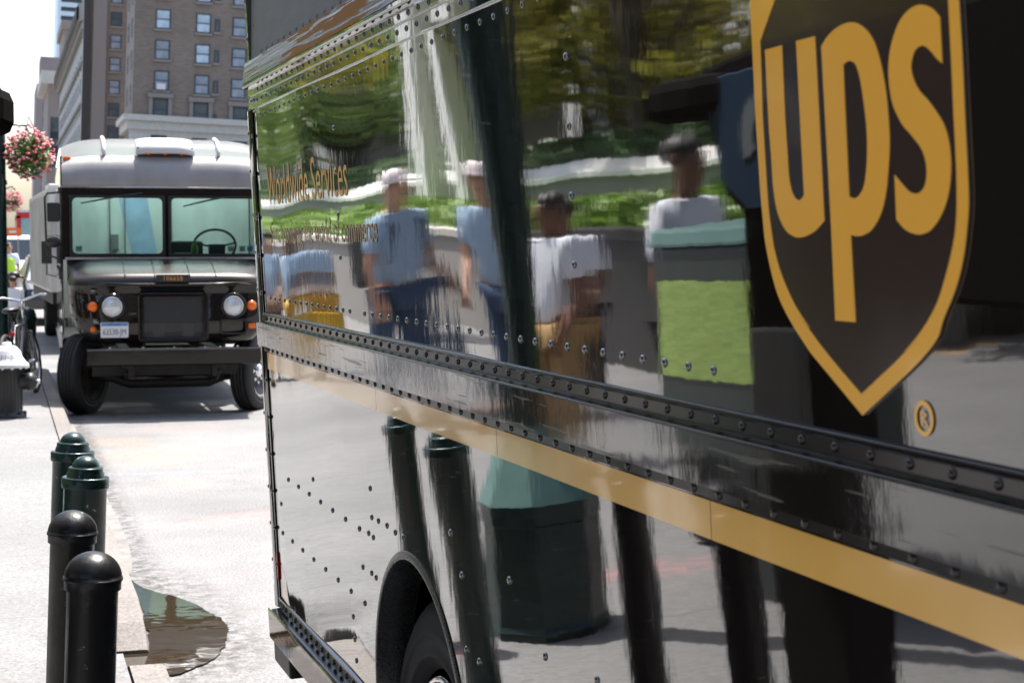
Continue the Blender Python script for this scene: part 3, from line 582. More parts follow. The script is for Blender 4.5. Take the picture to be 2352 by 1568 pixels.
INNER= [(1.8796,0.2896),(1.9213,0.2469),(1.9213,0.236),(1.9213,0.2249),(1.9213,0.2139),(1.9213,0.2033),(1.9213,0.1934),(1.9214,0.1845),(1.9216,0.1764),(1.9217,0.1686),(1.9218,0.1609),(1.9217,0.1528),(1.9215,0.1445),(1.9211,0.1363),(1.9206,0.1278),(1.9201,0.1189),(1.9195,0.1092),(1.9189,0.0982),(1.9182,0.0861),(1.9175,0.0737),(1.9166,0.0618),(1.9156,0.0513),(1.9144,0.0423),(1.913,0.0341),(1.9115,0.0268),(1.91,0.0201),(1.9085,0.014),(1.9075,0.0097),(1.9065,0.0056),(1.9052,0.0015),(1.9037,-0.0029),(1.9017,-0.0076),(1.8993,-0.0127),(1.8966,-0.0181),(1.8935,-0.0237),(1.8899,-0.0296),(1.8856,-0.0356),(1.8805,-0.042),(1.8747,-0.0489),(1.8684,-0.0559),(1.8618,-0.0627),(1.8552,-0.069),(1.8474,-0.0754),(1.8383,-0.082),(1.8296,-0.0881),(1.8228,-0.0928),(1.8197,-0.0952),(1.8224,-0.0939),(1.8299,-0.0895),(1.8388,-0.0841),(1.8457,-0.08),(1.8473,-0.0792),(1.8423,-0.0826),(1.8329,-0.0889),(1.821,-0.0966),(1.8085,-0.1046),(1.7972,-0.1116),(1.787,-0.1176),(1.7767,-0.1236),(1.7664,-0.1293),(1.7564,-0.1348),(1.7467,-0.1401),(1.7375,-0.145),(1.7287,-0.1496),(1.72,-0.1541),(1.7115,-0.1584),(1.7028,-0.1629),(1.6953,-0.1589),(1.688,-0.1549),(1.6805,-0.151),(1.6729,-0.1468),(1.6648,-0.1425),(1.6561,-0.1378),(1.6468,-0.133),(1.6374,-0.1279),(1.6281,-0.1229),(1.6193,-0.1179),(1.61,-0.1124),(1.5999,-0.1062),(1.5906,-0.1003),(1.5835,-0.0958),(1.58,-0.0935),(1.5823,-0.0948),(1.5893,-0.099),(1.5979,-0.1042),(1.6051,-0.1084),(1.6077,-0.1098),(1.6047,-0.1077),(1.598,-0.1035),(1.5895,-0.098),(1.5805,-0.0919),(1.5729,-0.0863),(1.5664,-0.081),(1.5601,-0.0754),(1.554,-0.0697),(1.5482,-0.0639),(1.543,-0.058),(1.5384,-0.052),(1.5342,-0.0458),(1.5305,-0.0396),(1.527,-0.0335),(1.5237,-0.0276),(1.5206,-0.0219),(1.5177,-0.0163),(1.5151,-0.0109),(1.5128,-0.0058),(1.5107,-0.001),(1.509,0.0032),(1.5076,0.0068),(1.5064,0.0102),(1.5054,0.0137),(1.5044,0.0177),(1.5035,0.022),(1.5027,0.0263),(1.502,0.0309),(1.5014,0.036),(1.5009,0.0417),(1.5005,0.048),(1.5002,0.0549),(1.5,0.0622),(1.4999,0.07),(1.4999,0.0782),(1.5001,0.087),(1.5005,0.0963),(1.5009,0.106),(1.5014,0.116),(1.5018,0.126),(1.5021,0.136),(1.5024,0.146),(1.5027,0.1562),(1.5029,0.1668),(1.5033,0.1779),(1.5037,0.1897),(1.5042,0.202),(1.5047,0.2147),(1.5052,0.2275),(1.5057,0.2401)]
LET_U= [(1.9088,0.2348),(1.9082,0.2159),(1.9076,0.196),(1.907,0.1767),(1.9064,0.159),(1.9058,0.1444),(1.9053,0.1372),(1.9046,0.13),(1.9039,0.1229),(1.9031,0.1157),(1.9024,0.1083),(1.9019,0.1006),(1.9016,0.0927),(1.9013,0.0848),(1.9007,0.0771),(1.8998,0.07),(1.8986,0.0634),(1.8971,0.0572),(1.8954,0.0513),(1.8934,0.0458),(1.8909,0.0406),(1.8879,0.0357),(1.8844,0.0311),(1.8806,0.027),(1.8768,0.0232),(1.873,0.0201),(1.8693,0.0177),(1.8655,0.0158),(1.8617,0.0145),(1.858,0.0134),(1.8544,0.0124),(1.8511,0.0115),(1.8481,0.0108),(1.8451,0.0104),(1.8419,0.0101),(1.8384,0.01),(1.8345,0.0101),(1.8303,0.0104),(1.8259,0.0108),(1.8214,0.0114),(1.8171,0.0122),(1.8129,0.0131),(1.8086,0.0141),(1.8044,0.0152),(1.8001,0.0166),(1.7959,0.0181),(1.7917,0.0199),(1.7875,0.022),(1.7832,0.0243),(1.779,0.0266),(1.7748,0.0288),(1.7788,0.1502),(1.7822,0.2369),(1.8281,0.2366),(1.8215,0.059),(1.8229,0.0581),(1.8242,0.0572),(1.8256,0.0563),(1.8269,0.0555),(1.8284,0.0548),(1.8299,0.0543),(1.8315,0.0538),(1.8331,0.0535),(1.8348,0.0533),(1.8365,0.0534),(1.8383,0.0537),(1.8401,0.0543),(1.842,0.055),(1.8439,0.0559),(1.8456,0.0571),(1.8472,0.0584),(1.8488,0.0599),(1.8503,0.0616),(1.8517,0.0637),(1.853,0.0661),(1.8543,0.0689),(1.8555,0.072),(1.8567,0.0754),(1.8577,0.0793),(1.8585,0.0837),(1.8591,0.0886),(1.8595,0.0939),(1.8598,0.0997),(1.86,0.1059),(1.8604,0.1125),(1.8609,0.1196),(1.8615,0.1272),(1.862,0.1352),(1.8625,0.1432),(1.8629,0.1511),(1.8633,0.1651),(1.8636,0.1816),(1.8639,0.1997),(1.8642,0.218),(1.8645,0.2357)]
LET_P= [(1.768,0.224),(1.7651,0.2258),(1.7624,0.2277),(1.7595,0.2295),(1.7565,0.2313),(1.753,0.233),(1.7491,0.2346),(1.7449,0.2363),(1.7404,0.2378),(1.7356,0.2392),(1.7306,0.2403),(1.7252,0.2412),(1.7193,0.242),(1.7133,0.2425),(1.7074,0.2427),(1.7019,0.2426),(1.6969,0.2421),(1.6923,0.2414),(1.6879,0.2403),(1.6835,0.2389),(1.6791,0.2371),(1.6746,0.235),(1.67,0.2325),(1.6655,0.2297),(1.6612,0.2266),(1.6574,0.2233),(1.654,0.2198),(1.651,0.2161),(1.6482,0.2121),(1.6456,0.2077),(1.6431,0.2027),(1.6406,0.197),(1.6381,0.1906),(1.6358,0.1839),(1.6337,0.1771),(1.6319,0.1706),(1.6305,0.1644),(1.6294,0.1582),(1.6285,0.1522),(1.6278,0.1462),(1.6272,0.1402),(1.6266,0.1343),(1.6261,0.1285),(1.6258,0.1228),(1.6256,0.1171),(1.6257,0.1114),(1.6261,0.1058),(1.6267,0.1003),(1.6276,0.0948),(1.6285,0.0893),(1.6296,0.0838),(1.6307,0.0782),(1.632,0.0725),(1.6333,0.0668),(1.6349,0.0613),(1.6367,0.0561),(1.6387,0.0512),(1.641,0.0465),(1.6434,0.042),(1.6461,0.0378),(1.6491,0.0339),(1.6525,0.0302),(1.6562,0.0267),(1.6602,0.0235),(1.6642,0.0206),(1.6681,0.0182),(1.6719,0.0163),(1.6758,0.0148),(1.6797,0.0137),(1.6834,0.0128),(1.6868,0.012),(1.6899,0.0114),(1.6927,0.0111),(1.6954,0.0109),(1.6981,0.0109),(1.7008,0.0109),(1.7036,0.011),(1.7064,0.0112),(1.7092,0.0116),(1.712,0.0119),(1.7148,0.0122),(1.7105,-0.0838),(1.7565,-0.0839),(1.759,0.0228)]
LET_PI= [(1.7195,0.1985),(1.7176,0.1992),(1.7157,0.1999),(1.7138,0.2006),(1.7117,0.201),(1.7095,0.2013),(1.7071,0.2014),(1.7047,0.2013),(1.7023,0.2009),(1.6998,0.2003),(1.6971,0.1995),(1.6945,0.1983),(1.6921,0.1964),(1.6898,0.1937),(1.6877,0.1902),(1.6856,0.1863),(1.6838,0.182),(1.6822,0.1772),(1.6808,0.172),(1.6795,0.1665),(1.6783,0.161),(1.6771,0.1557),(1.6759,0.1504),(1.6749,0.145),(1.674,0.1393),(1.6733,0.1333),(1.6726,0.1271),(1.6723,0.1207),(1.6722,0.1141),(1.6725,0.1071),(1.6731,0.0997),(1.674,0.0924),(1.6751,0.0858),(1.6765,0.0799),(1.6781,0.0745),(1.6801,0.0696),(1.6822,0.0654),(1.6847,0.062),(1.6874,0.0593),(1.6903,0.0572),(1.6932,0.0554),(1.6961,0.054),(1.6992,0.0531),(1.7022,0.0525),(1.7051,0.0523),(1.7078,0.0525),(1.7104,0.0532),(1.713,0.0541),(1.7156,0.0549)]
LET_S= [(1.5218,0.2266),(1.5247,0.2287),(1.5276,0.2309),(1.5305,0.2331),(1.5336,0.2351),(1.5369,0.2369),(1.5405,0.2385),(1.5444,0.2399),(1.5484,0.2411),(1.5525,0.242),(1.5565,0.2426),(1.5605,0.2429),(1.5647,0.2428),(1.5688,0.2425),(1.5729,0.2419),(1.5769,0.241),(1.5809,0.2399),(1.5848,0.2385),(1.5887,0.2369),(1.5925,0.2349),(1.5961,0.2326),(1.5996,0.2299),(1.603,0.2267),(1.6062,0.2233),(1.6092,0.2196),(1.6119,0.2159),(1.6144,0.212),(1.6167,0.2079),(1.6187,0.2036),(1.6204,0.1993),(1.6217,0.195),(1.6226,0.1907),(1.6232,0.1863),(1.6234,0.182),(1.6234,0.1775),(1.6231,0.1731),(1.6226,0.1685),(1.6218,0.1638),(1.6207,0.1591),(1.6194,0.1546),(1.618,0.1506),(1.6164,0.1471),(1.6145,0.1439),(1.6124,0.141),(1.6103,0.1382),(1.6082,0.1356),(1.6062,0.1331),(1.6043,0.1309),(1.6022,0.1287),(1.5999,0.1265),(1.5972,0.1242),(1.5939,0.1217),(1.59,0.119),(1.5859,0.1163),(1.5819,0.1136),(1.5782,0.1109),(1.5747,0.1083),(1.5713,0.1058),(1.5681,0.1033),(1.5651,0.1007),(1.5626,0.0981),(1.5605,0.0953),(1.5587,0.0925),(1.5573,0.0896),(1.5562,0.0867),(1.5553,0.0838),(1.5547,0.0809),(1.5544,0.0781),(1.5544,0.0752),(1.5546,0.0725),(1.555,0.0699),(1.5557,0.0675),(1.5567,0.0651),(1.5579,0.0629),(1.5593,0.061),(1.5607,0.0593),(1.5622,0.0579),(1.5639,0.0569),(1.5656,0.056),(1.5674,0.0553),(1.5691,0.0547),(1.5707,0.0542),(1.5722,0.0539),(1.5737,0.0537),(1.5754,0.0537),(1.5773,0.0538),(1.5795,0.054),(1.5818,0.0543),(1.5843,0.0548),(1.587,0.0554),(1.5896,0.0564),(1.5923,0.0577),(1.5952,0.0594),(1.5981,0.0613),(1.601,0.0632),(1.6038,0.0651),(1.6066,0.0669),(1.6093,0.0688),(1.6121,0.0707),(1.6148,0.0725),(1.6176,0.0744),(1.6167,0.0277),(1.6134,0.0256),(1.6101,0.0234),(1.6069,0.0212),(1.6036,0.0193),(1.6003,0.0176),(1.597,0.0163),(1.5936,0.0152),(1.5903,0.0143),(1.587,0.0136),(1.5838,0.013),(1.5808,0.0125),(1.5781,0.0121),(1.5753,0.0118),(1.5725,0.0117),(1.5694,0.0119),(1.566,0.0122),(1.5623,0.0128),(1.5586,0.0135),(1.5548,0.0145),(1.551,0.016),(1.5472,0.0179),(1.5434,0.0202),(1.5396,0.0228),(1.5359,0.0256),(1.5324,0.0287),(1.5291,0.032),(1.5259,0.0356),(1.5229,0.0395),(1.5202,0.0434),(1.5178,0.0474),(1.5158,0.0514),(1.5142,0.0556),(1.5129,0.0598),(1.5118,0.064),(1.5109,0.0682),(1.5102,0.0724),(1.5098,0.0766),(1.5096,0.0809),(1.5096,0.085),(1.5098,0.0891),(1.5102,0.0931),(1.5108,0.0971),(1.5115,0.1009),(1.5125,0.1046),(1.5136,0.1081),(1.5149,0.1113),(1.5163,0.1143),(1.518,0.1171),(1.5197,0.1197),(1.5216,0.1223),(1.5236,0.1247),(1.5256,0.1269),(1.5278,0.129),(1.5302,0.1311),(1.5327,0.1334),(1.5355,0.1359),(1.5384,0.1385),(1.5415,0.1411),(1.5447,0.1437),(1.5478,0.1462),(1.551,0.1485),(1.5543,0.1507),(1.5575,0.1528),(1.5606,0.1549),(1.5633,0.157),(1.5657,0.1591),(1.5678,0.1611),(1.5696,0.1632),(1.5713,0.1653),(1.5729,0.1675),(1.5744,0.1699),(1.5757,0.1725),(1.5769,0.1751),(1.5778,0.1776),(1.5784,0.1799),(1.5786,0.182),(1.5785,0.184),(1.5781,0.1858),(1.5775,0.1876),(1.5768,0.1894),(1.576,0.1912),(1.575,0.1929),(1.5738,0.1946),(1.5726,0.1961),(1.5712,0.1974),(1.5697,0.1985),(1.5681,0.1994),(1.5664,0.2002),(1.5646,0.2008),(1.5628,0.2013),(1.5609,0.2016),(1.559,0.2019),(1.5569,0.2019),(1.5548,0.2017),(1.5527,0.2013),(1.5505,0.2005),(1.5482,0.1995),(1.5458,0.1982),(1.5434,0.1968),(1.5411,0.1953),(1.5388,0.1936),(1.5365,0.1918),(1.5342,0.1898),(1.532,0.1879),(1.5298,0.1863),(1.5277,0.1849),(1.5258,0.1838),(1.5238,0.1827),(1.5219,0.1817),(1.52,0.1806)]

def uvface(name, m, loops, o0, o1, parent):
    """flat decal with real thickness from (u,w) loops; holes bridged by a triangulated fill"""
    bm = bmesh.new(); es = []
    for lp in loops:
        vs = [bm.verts.new((x, y, 0)) for x, y in lp]
        es += [bm.edges.new((vs[i], vs[(i+1) % len(vs)])) for i in range(len(vs))]
    bmesh.ops.triangle_fill(bm, edges=es, use_beauty=True, use_dissolve=False)
    bmesh.ops.recalc_face_normals(bm, faces=bm.faces[:])
    bm.verts.index_update()
    b = MB(W1); P = [v.co.copy() for v in bm.verts]; n = len(P)
    T = [tuple(v.index for v in f.verts) for f in bm.faces]; E = [tuple(v.index for v in e.verts) for e in bm.edges if len(e.link_faces) == 1]
    bm.free()
    b.add([(p.x,p.y,o1) for p in P]+[(p.x,p.y,o0) for p in P], T+[(a,c,c+n,a+n) for a,c in E])
    return b.build(name, m, parent)
def circ(c, r, n=28): return [(c[0]+r*cos(2*pi*i/n), c[1]+r*sin(2*pi*i/n)) for i in range(n)]
top_out = [(OUTER[-1][0], .335),(1.60,.355),(1.70,.362),(1.80,.360),(1.90,.350),(1.9447,.335)]
top_in = [(INNER[-1][0],.318),(1.56,.330),(1.66,.330),(1.76,.318),(1.83,.298)]
em = uvface('shield_emblem', 'emblem_brown', [OUTER+top_out], .0005, .0026, t1)
uvface('shield_border', 'emblem_gold', [OUTER+top_out, INNER+top_in], .0026, .0034, em)
uvface('letter', 'emblem_gold', [LET_U], .0026, .0034, em); uvface('letter', 'emblem_gold', [LET_P, LET_PI], .0026, .0034, em); uvface('letter', 'emblem_gold', [LET_S], .0026, .0034, em)
rg = uvface('registered_mark', 'emblem_gold', [circ((1.577,-.178),.0185), circ((1.577,-.178),.0135)], .0012, .0018, t1)
text_mesh('R', .024, 'letter', 'emblem_gold', rg, lambda x,y,h: W1(1.577+.0075-x, -.178-.0085+y, .0018))
t = text_mesh('Worldwide Services', .166, 'lettering', 'gold', t1, lambda x,y,h: W1(5.372-x, .126+y, disp(5.372-x,.126+y)+.0012), xscale=.835)
t['label'] = 'gold Worldwide Services lettering'
t = text_mesh('Synchronizing the world of commerce', .094, 'slogan', 'gold_faint', t1, lambda x,y,h: W1(5.362-x, .010+y, disp(5.362-x,.01+y)+.0012), xscale=.968)
t['label'] = 'thin gold slogan lettering under the larger line'

# ------------------------------------------------------------------ front end of a parcel truck (a right, b back, z up)
def rrect(x0, x1, z0, z1, r, n=6):
    out = []
    for cx, cz, a0 in ((x1-r,z1-r,0),(x0+r,z1-r,90),(x0+r,z0+r,180),(x1-r,z0+r,270)):
        for i in range(n+1):
            a = radians(a0+90*i/n); out.append((cx+r*cos(a), cz+r*sin(a)))
    return out
def ring(b, outer, inner, y0, y1):
    n = len(outer); vs = [(x,y0,z) for x,z in outer]+[(x,y0,z) for x,z in inner]+[(x,y1,z) for x,z in outer]+[(x,y1,z) for x,z in inner]
    fs = []
    for i in range(n):
        j = (i+1) % n
        fs += [(i,j,n+j,n+i),(2*n+i,3*n+i,3*n+j,2*n+j),(i,2*n+i,2*n+j,j),(n+i,n+j,3*n+j,3*n+i)]
    return b.add(vs, fs)
def truck_front(fn, root, number, detail=True):
    B = lambda: MB(fn)
    # hood and fascia shell
    rows = [(.20,.735,.80),(.135,.76,.84),(.100,.86,.92),(.107,1.0,.975),(.132,1.2,.99),(.146,1.285,.992),(.125,1.305,.992),(.122,1.318,.992),(.137,1.335,.99),(.142,1.36,.985),(.16,1.40,.98),(.22,1.432,.978),(.50,1.50,.985),(.93,1.575,1.0)]
    S = [-1+i/20 for i in range(41)]; vs = []
    for bb, z, hw in rows:
        vs.append((-hw-.012, .93, z if z < 1.4 else z-.03*(1 if bb < .9 else .2)))
        for s in S:
            k = (1-(1-min(1,abs(s))**5)**.5); dz = -.05*abs(s)**6 if z > 1.33 else 0
            vs.append((hw*s, min(bb+.26*k, .93) if bb < .9 else bb, z+dz))
        vs.append((hw+.012, .93, z if z < 1.4 else z-.03*(1 if bb < .9 else .2)))
    k = len(S)+2; fs = [(i*k+j, i*k+j+1, (i+1)*k+j+1, (i+1)*k+j) for i in range(len(rows)-1) for j in range(k-1)]
    cut = 8*(k-1)
    B().add(vs, fs[:cut], True).build('nose_panel', 'nose_paint', root, recalc=True)
    hood = B().add(vs, fs[cut:], True).build('hood', 'hood_paint', root, recalc=True)
    b = B()
    for a in (-.46,-.17,.17,.43): b.tube([(a,.155,1.40),(a,.225,1.437),(a,.5,1.505),(a,.92,1.578)], .006, 6)
    b.tube([(-.86,.16,1.345),(-.4,.118,1.325),(0,.112,1.322),(.4,.118,1.325),(.86,.16,1.345)], .007, 6)
    b.build('hood_rib', 'hood_paint', hood)
    np_ = B().box(-.16,.16,.10,.14,1.345,1.418).build('number_panel', 'interior_dark', root)
    text_mesh(number, .062, 'fleet_number', 'num_gold', np_, lambda x,y,h: fn(x,.099,1.360+y), align='CENTER', xscale=.9, track=1.2)
    # grille
    b = B(); ring(b, rrect(-.345,.345,.745,1.24,.05), rrect(-.285,.285,.80,1.185,.02), .075, .15); gr = b.build('grille_surround', 'paint_flat', root, bevel=.012)
    B().box(-.29,.29,.104,.112,.79,1.19).build('radiator', 'interior_dark', gr)
    b = B(); n = 26
    for i in range(-14, n):
        x0 = -.285+i*.0225; 
        for sg in (1,-1):
            p = [(x0,.093,.80),(x0+.385*.55,.093,1.185)] if sg > 0 else [(x0+.385*.55,.095,.80),(x0,.095,1.185)]
            (xa,_,za),(xb,_,zb) = p
            if xb == xa: continue
            lo, hi = -.285, .285; t0, t1_ = (lo-xa)/(xb-xa), (hi-xa)/(xb-xa)
            t0, t1_ = max(0,min(t0,t1_)), min(1,max(t0,t1_))
            if t1_-t0 > .03: b.tube([(xa+(xb-xa)*t0,p[0][1],za+(zb-za)*t0),(xa+(xb-xa)*t1_,p[0][1],za+(zb-za)*t1_)], .003, 4, caps=False)
    b.box(-.20,-.09,.1,.103,.80,.93).box(.09,.2,.1,.103,.80,.93)
    b.build('grille_mesh', 'grille_steel', gr)
    # headlamps, turn lamps
    for s in (-1,1):
        a = .592*s
        b = B(); b.lathe([(.135,.15),(.132,.09),(.118,.075),(.104,.082),(.100,.11)], (a,0,1.105), 32, 'y'); bz = b.build('headlamp_bezel', 'paint_flat', root)
        b = B(); b.lathe([(.101,.088),(.098,.072),(.090,.070),(.089,.085)], (a,0,1.105), 32, 'y'); b.build('headlamp_ring', 'chrome', bz)
        b = B(); b.lathe([(.0001,.052),(.03,.054),(.06,.062),(.09,.080)], (a,0,1.105), 32, 'y'); b.build('headlight', 'headlamp', bz)
        b = B(); b.lathe([(.0001,.07),(.025,.073),(.044,.085),(.05,.10),(.05,.19)], (.775*s,.02,1.105), 24, 'y'); b.build('turn_lamp', 'amber', root)
        b = B(); b.lathe([(.052,.095),(.060,.105),(.062,.19)], (.775*s,.02,1.105), 24, 'y'); b.build('lamp_rim', 'paint_flat', root)
    b = B(); b.lathe([(.0001,.105),(.02,.108),(.03,.12),(.03,.2)], (-.772,.02,.88), 20, 'y'); b.build('marker_lamp', 'amber', root)
    B().box(.742,.812,.10,.2,.875,.925).build('marker_lamp', 'amber', root, bevel=.008)
    b = B(); ring(b, rrect(.455,.735,.815,.975,.035), rrect(.480,.71,.838,.952,.02), .095, .15); b.build('lamp_pod', 'paint_flat', root, bevel=.006)
    # licence plate
    b = B(); b.prism(rrect(-.705,-.438,.80,.95,.012), 'y', .085, .092); pl = b.build('licence_plate', 'plate', root)
    b = B(); b.prism(rrect(-.70,-.443,.915,.946,.01), 'y', .0835, .0852); b.build('plate_band', 'plate_blue', pl)
    if detail:
        text_mesh('63538-JM', .082, 'plate_number', 'white_text', pl, lambda x,y,h: fn(-.5715+x,.0838,.830+y), align='CENTER', xscale=.72)
        text_mesh('NEW YORK', .022, 'plate_state', 'white_text', pl, lambda x,y,h: fn(-.5715+x,.0828,.9225+y), align='CENTER')
    # bumper
    b = B(); b.add([(x,y,z) for x in (-.84,.84) for y,z in ((.09,.695),(-.035,.695),(-.05,.68),(-.05,.54),(-.035,.525),(.09,.525),(.09,.545),(-.02,.545),(-.02,.675),(.09,.675))], [(i,(i+1)%10,10+(i+1)%10,10+i) for i in range(10)]+[tuple(range(10)),tuple(range(10,20))[::-1]])
    bp = b.build('bumper', 'paint_flat', root)
    for a in (-.62,-.3,.0,.3,.45,.62): b = B(); b.lathe([(.014,.70),(.012,.706),(.0001,.708)], (a,.02,0), 8, 'z'); b.build('bumper_bolt', 'chrome', bp)
    # chassis under the nose
    b = B().box(-.50,-.40,.05,6.3,.50,.66).box(.40,.50,.05,6.3,.50,.66).box(-.46,.46,.12,.2,.55,.62)
    b.tube([(-.80,.75,.40),(-.55,.75,.36),(-.4,.75,.30),(.4,.75,.30),(.55,.75,.36),(.80,.75,.40)], .055, 10)
    for s in (-1,1): b.tube([(.45*s,.2,.44),(.45*s,.45,.37),(.45*s,.75,.355),(.45*s,1.1,.37),(.45*s,1.45,.45)], .03, 8).box(.41*s-.03,.41*s+.03,.15,.22,.40,.56)
    b.tube([(-.6,.9,.33),(.6,.9,.33)], .02, 8).lathe([(.0001,.60),(.16,.58),(.2,.5),(.16,.42),(.0001,.40)], (0,1.0,0), 16, 'z').box(-.2,.25,1.2,2.3,.42,.66)
    b.box(-.78,.78,.40,.46,.40,.535).box(-.7,.7,1.3,1.4,.30,.5); b.tube([(0,2.2,.5),(0,4.4,.48)], .045, 8).box(-.75,.75,4.4,4.55,.33,.48).box(-.52,-.38,2.6,3.6,.40,.52)
    b.build('chassis', 'dark_steel', root)
    # cab front wall with two panes
    y0, y1 = .93, 1.0
    panes = [(-.967,-.018),(.025,.985)]
    b = B(); cx = [-1.045,-.985,-.030,.040,1.0,1.045]
    b.box(-1.045,1.045,y0,y1,2.215,2.305).box(-1.045,1.045,y0,y1,1.56,1.598).box(-1.045,-.972,y0,y1,1.598,2.215).box(-.024,.031,y0,y1,1.598,2.215).box(.99,1.045,y0,y1,1.598,2.215)
    cf = b.build('windscreen_frame', 'paint_flat', root)
    for p, q in panes:
        b = B(); ring(b, rrect(p-.006,q+.006,1.592,2.221,.02), rrect(p+.022,q-.022,1.622,2.193,.05), y0-.012, y0+.03); b.build('gasket', 'rubber', cf)
        b = B(); b.prism(rrect(p+.018,q-.018,1.618,2.197,.05), 'y', y0+.008, y0+.012); b.build('windscreen', 'windscreen', root)
    for a0, z0, a1, z1 in ((-.86,2.135,-.24,2.245),(.17,2.11,.64,2.215)): b = B(); b.tube([(a0,y0-.03,z0),((a0+a1)/2,y0-.045,(z0+z1)/2+.006),(a1,y0-.02,z1)], [.007,.011,.009], 6); b.build('wiper', 'black_plastic', root)
    B().box(-1.02,1.02,y0-.03,y1,1.562,1.585).build('cowl', 'steel' if detail else 'paint_flat', root)
    # roof fascia: curved weathered lower panel, pale cap, light visor
    def loft(prof, hw, name, m, a0=-1, a1=1, drop=.10, n=28, par=None):
        vs = []
        for i in range(n+1):
            s = lerp(a0,a1,i/n)
            for bb, z, d in prof: vs.append((hw*s, bb+.10*abs(s)**8*d, z-drop*d*abs(s)**6))
        k = len(prof); fs = [(i*k+j, i*k+j+1, (i+1)*k+j+1, (i+1)*k+j) for i in range(n) for j in range(k-1)]
        return B().add(vs, fs, True).build(name, m, par or root)
    loft([(.915,2.300,0),(.905,2.33,0),(.915,2.42,.1),(.95,2.53,.2),(1.01,2.61,.4),(1.06,2.635,.5)], 1.045, 'roof_fascia', 'fascia')
    B().tube([(-1.05,.912,2.302),(0,.905,2.302),(1.05,.912,2.302)], .010, 8).build('drip_rail', 'steel', root)
    loft([(1.055,2.632,.5),(1.06,2.66,.6),(1.10,2.72,.8),(1.22,2.79,1),(1.5,2.83,1),(2.2,2.86,1),(4.5,2.87,1),(7.0,2.86,1)], 1.05, 'roof', 'roof_skin')
    vs = []; pr = [(1.0,2.655),(.965,2.665),(.955,2.68),(1.02,2.76),(1.12,2.80),(1.30,2.835)]
    for i in range(13):
        s = -1+i/6
        for bb, z in pr: vs.append((.30*s*(1 if z < 2.7 else .96), bb+.05*abs(s)**4, z-.02*abs(s)**4))
    k = len(pr); fs = [(i*k+j,i*k+j+1,(i+1)*k+j+1,(i+1)*k+j) for i in range(12) for j in range(k-1)]
    vis = B().add(vs, fs, True).build('lamp_visor', 'cap_white', root)
    B().box(-.285,.285,1.03,1.05,2.63,2.72).build('visor_back', 'interior_dark', vis)
    for a in (-.17,.0,.175):
        b = B(); b.lathe([(.0001,.985),(.02,.988),(.028,1.0),(.028,1.03)], (a,0,2.668), 14, 'y'); b.build('marker_lamp', 'amber', vis)
    B().box(-1.03,-.95,1.03,1.08,2.575,2.615).build('marker_lamp', 'amber', root, bevel=.01)
    for a in (-.62,.55): b = B(); b.tube([(a,1.04,2.635),(a,1.045,2.68),(a,1.10,2.735),(a,1.22,2.80),(a,1.5,2.84)], .022, 8); b.build('roof_strap', 'cap_white', root)
    # mirrors on the kerb side and the road side
    for s in (-1,1):
        b = B(); b.tube([(1.02*s,.95,2.25),(1.19*s,.93,2.235),(1.215*s,.93,2.19),(1.205*s,.93,1.72),(1.19*s,.93,1.61),(1.10*s,.94,1.575),(1.02*s,.95,1.57)], .011, 8); arm = b.build('mirror_arm', 'black_plastic', root)
        b = B(); b.prism(rrect(min(1.07*s,1.195*s),max(1.07*s,1.195*s),1.945,2.14,.02), 'y', .86, .93); b.build('mirror', 'black_plastic', arm, bevel=.01)
        b = B(); b.sphere((1.135*s,.91,1.74), .072, .05, .058); b.build('mirror', 'black_plastic', arm)
    # cab interior: pale bulkhead with a door and a blue diagonal band, dash, wheel
    bk = B().box(-1.03,1.03,2.55,2.60,.9,2.62).build('bulkhead', 'interior', root)
    B().add([(-.50,2.545,2.62),(-.16,2.545,2.62),(.05,2.545,1.3),(-.20,2.545,1.3)], [(0,1,2,3)]).build('bulkhead_stripe', 'interior_blue', bk)
    B().box(-.52,-.505,2.53,2.55,1.2,2.5).box(-.355,-.34,2.53,2.55,1.2,2.5).box(.16,.172,2.53,2.55,1.2,2.5).build('door_seam', 'interior_grey', bk)
    B().box(-.50,-.42,2.51,2.55,1.66,1.83).build('door_latch', 'interior_grey', bk)
    B().box(-1.0,1.0,1.02,1.20,1.30,1.60).build('dashboard', 'interior_dark', root)
    B().box(.06,.40,1.22,1.55,1.45,1.755).build('engine_cover', 'interior_dark', root, bevel=.03)
    b = B(); cxw, cyw, czw = .535,1.40,1.70
    b.tube([(cxw+.225*cos(t), cyw-.09*sin(t)+.0, czw+.175*sin(t)) for t in [2*pi*i/32 for i in range(32)]], .014, 8, closed=True)
    for t in (.2, 2.9, 4.7): b.tube([(cxw,cyw+.03,czw-.02),(cxw+.22*cos(t),cyw-.09*sin(t),czw+.17*sin(t))], .012, 6)
    b.tube([(cxw,cyw+.03,czw-.02),(cxw,1.15,1.35)], .03, 8).box(.46,.63,1.20,1.32,1.55,1.72)
    b.build('steering_wheel', 'black_plastic', root)
    B().box(.06,.26,1.05,1.2,1.60,1.63).build('papers', 'paper', root)
    b = B(); b.lathe([(.035,1.60),(.035,1.70),(.015,1.73),(.015,1.76),(.0001,1.765)], (.30,1.1,0), 12, 'z'); b.build('bottle', 'leaf_basket', root)
    for a, m in ((-.885,'paper'),(.66,'paper'),(.78,'teal_glass'),(.86,'plate_blue')): B().box(a-.03,a+.03,.943,.946,1.645,1.70).build('sticker', m, root)
M['grille_steel'] = mat('grey expanded metal', (.10,.10,.105), .4, .3)
M['fascia'] = mat('weathered silver fascia', (.30,.295,.30), .5, .25, bump=.0012, bscale=220, var=.16, vscale=5, stretch=(1,1,.5))
t2o = Vector((1.637332, 17.41982, 0)); t2b = Vector((.0219685,.99975866,0)); t2a = Vector((t2b.y,-t2b.x,0))
def W2(a, bb, z): return t2o+t2a*a+t2b*bb+Vector((0,0,z))
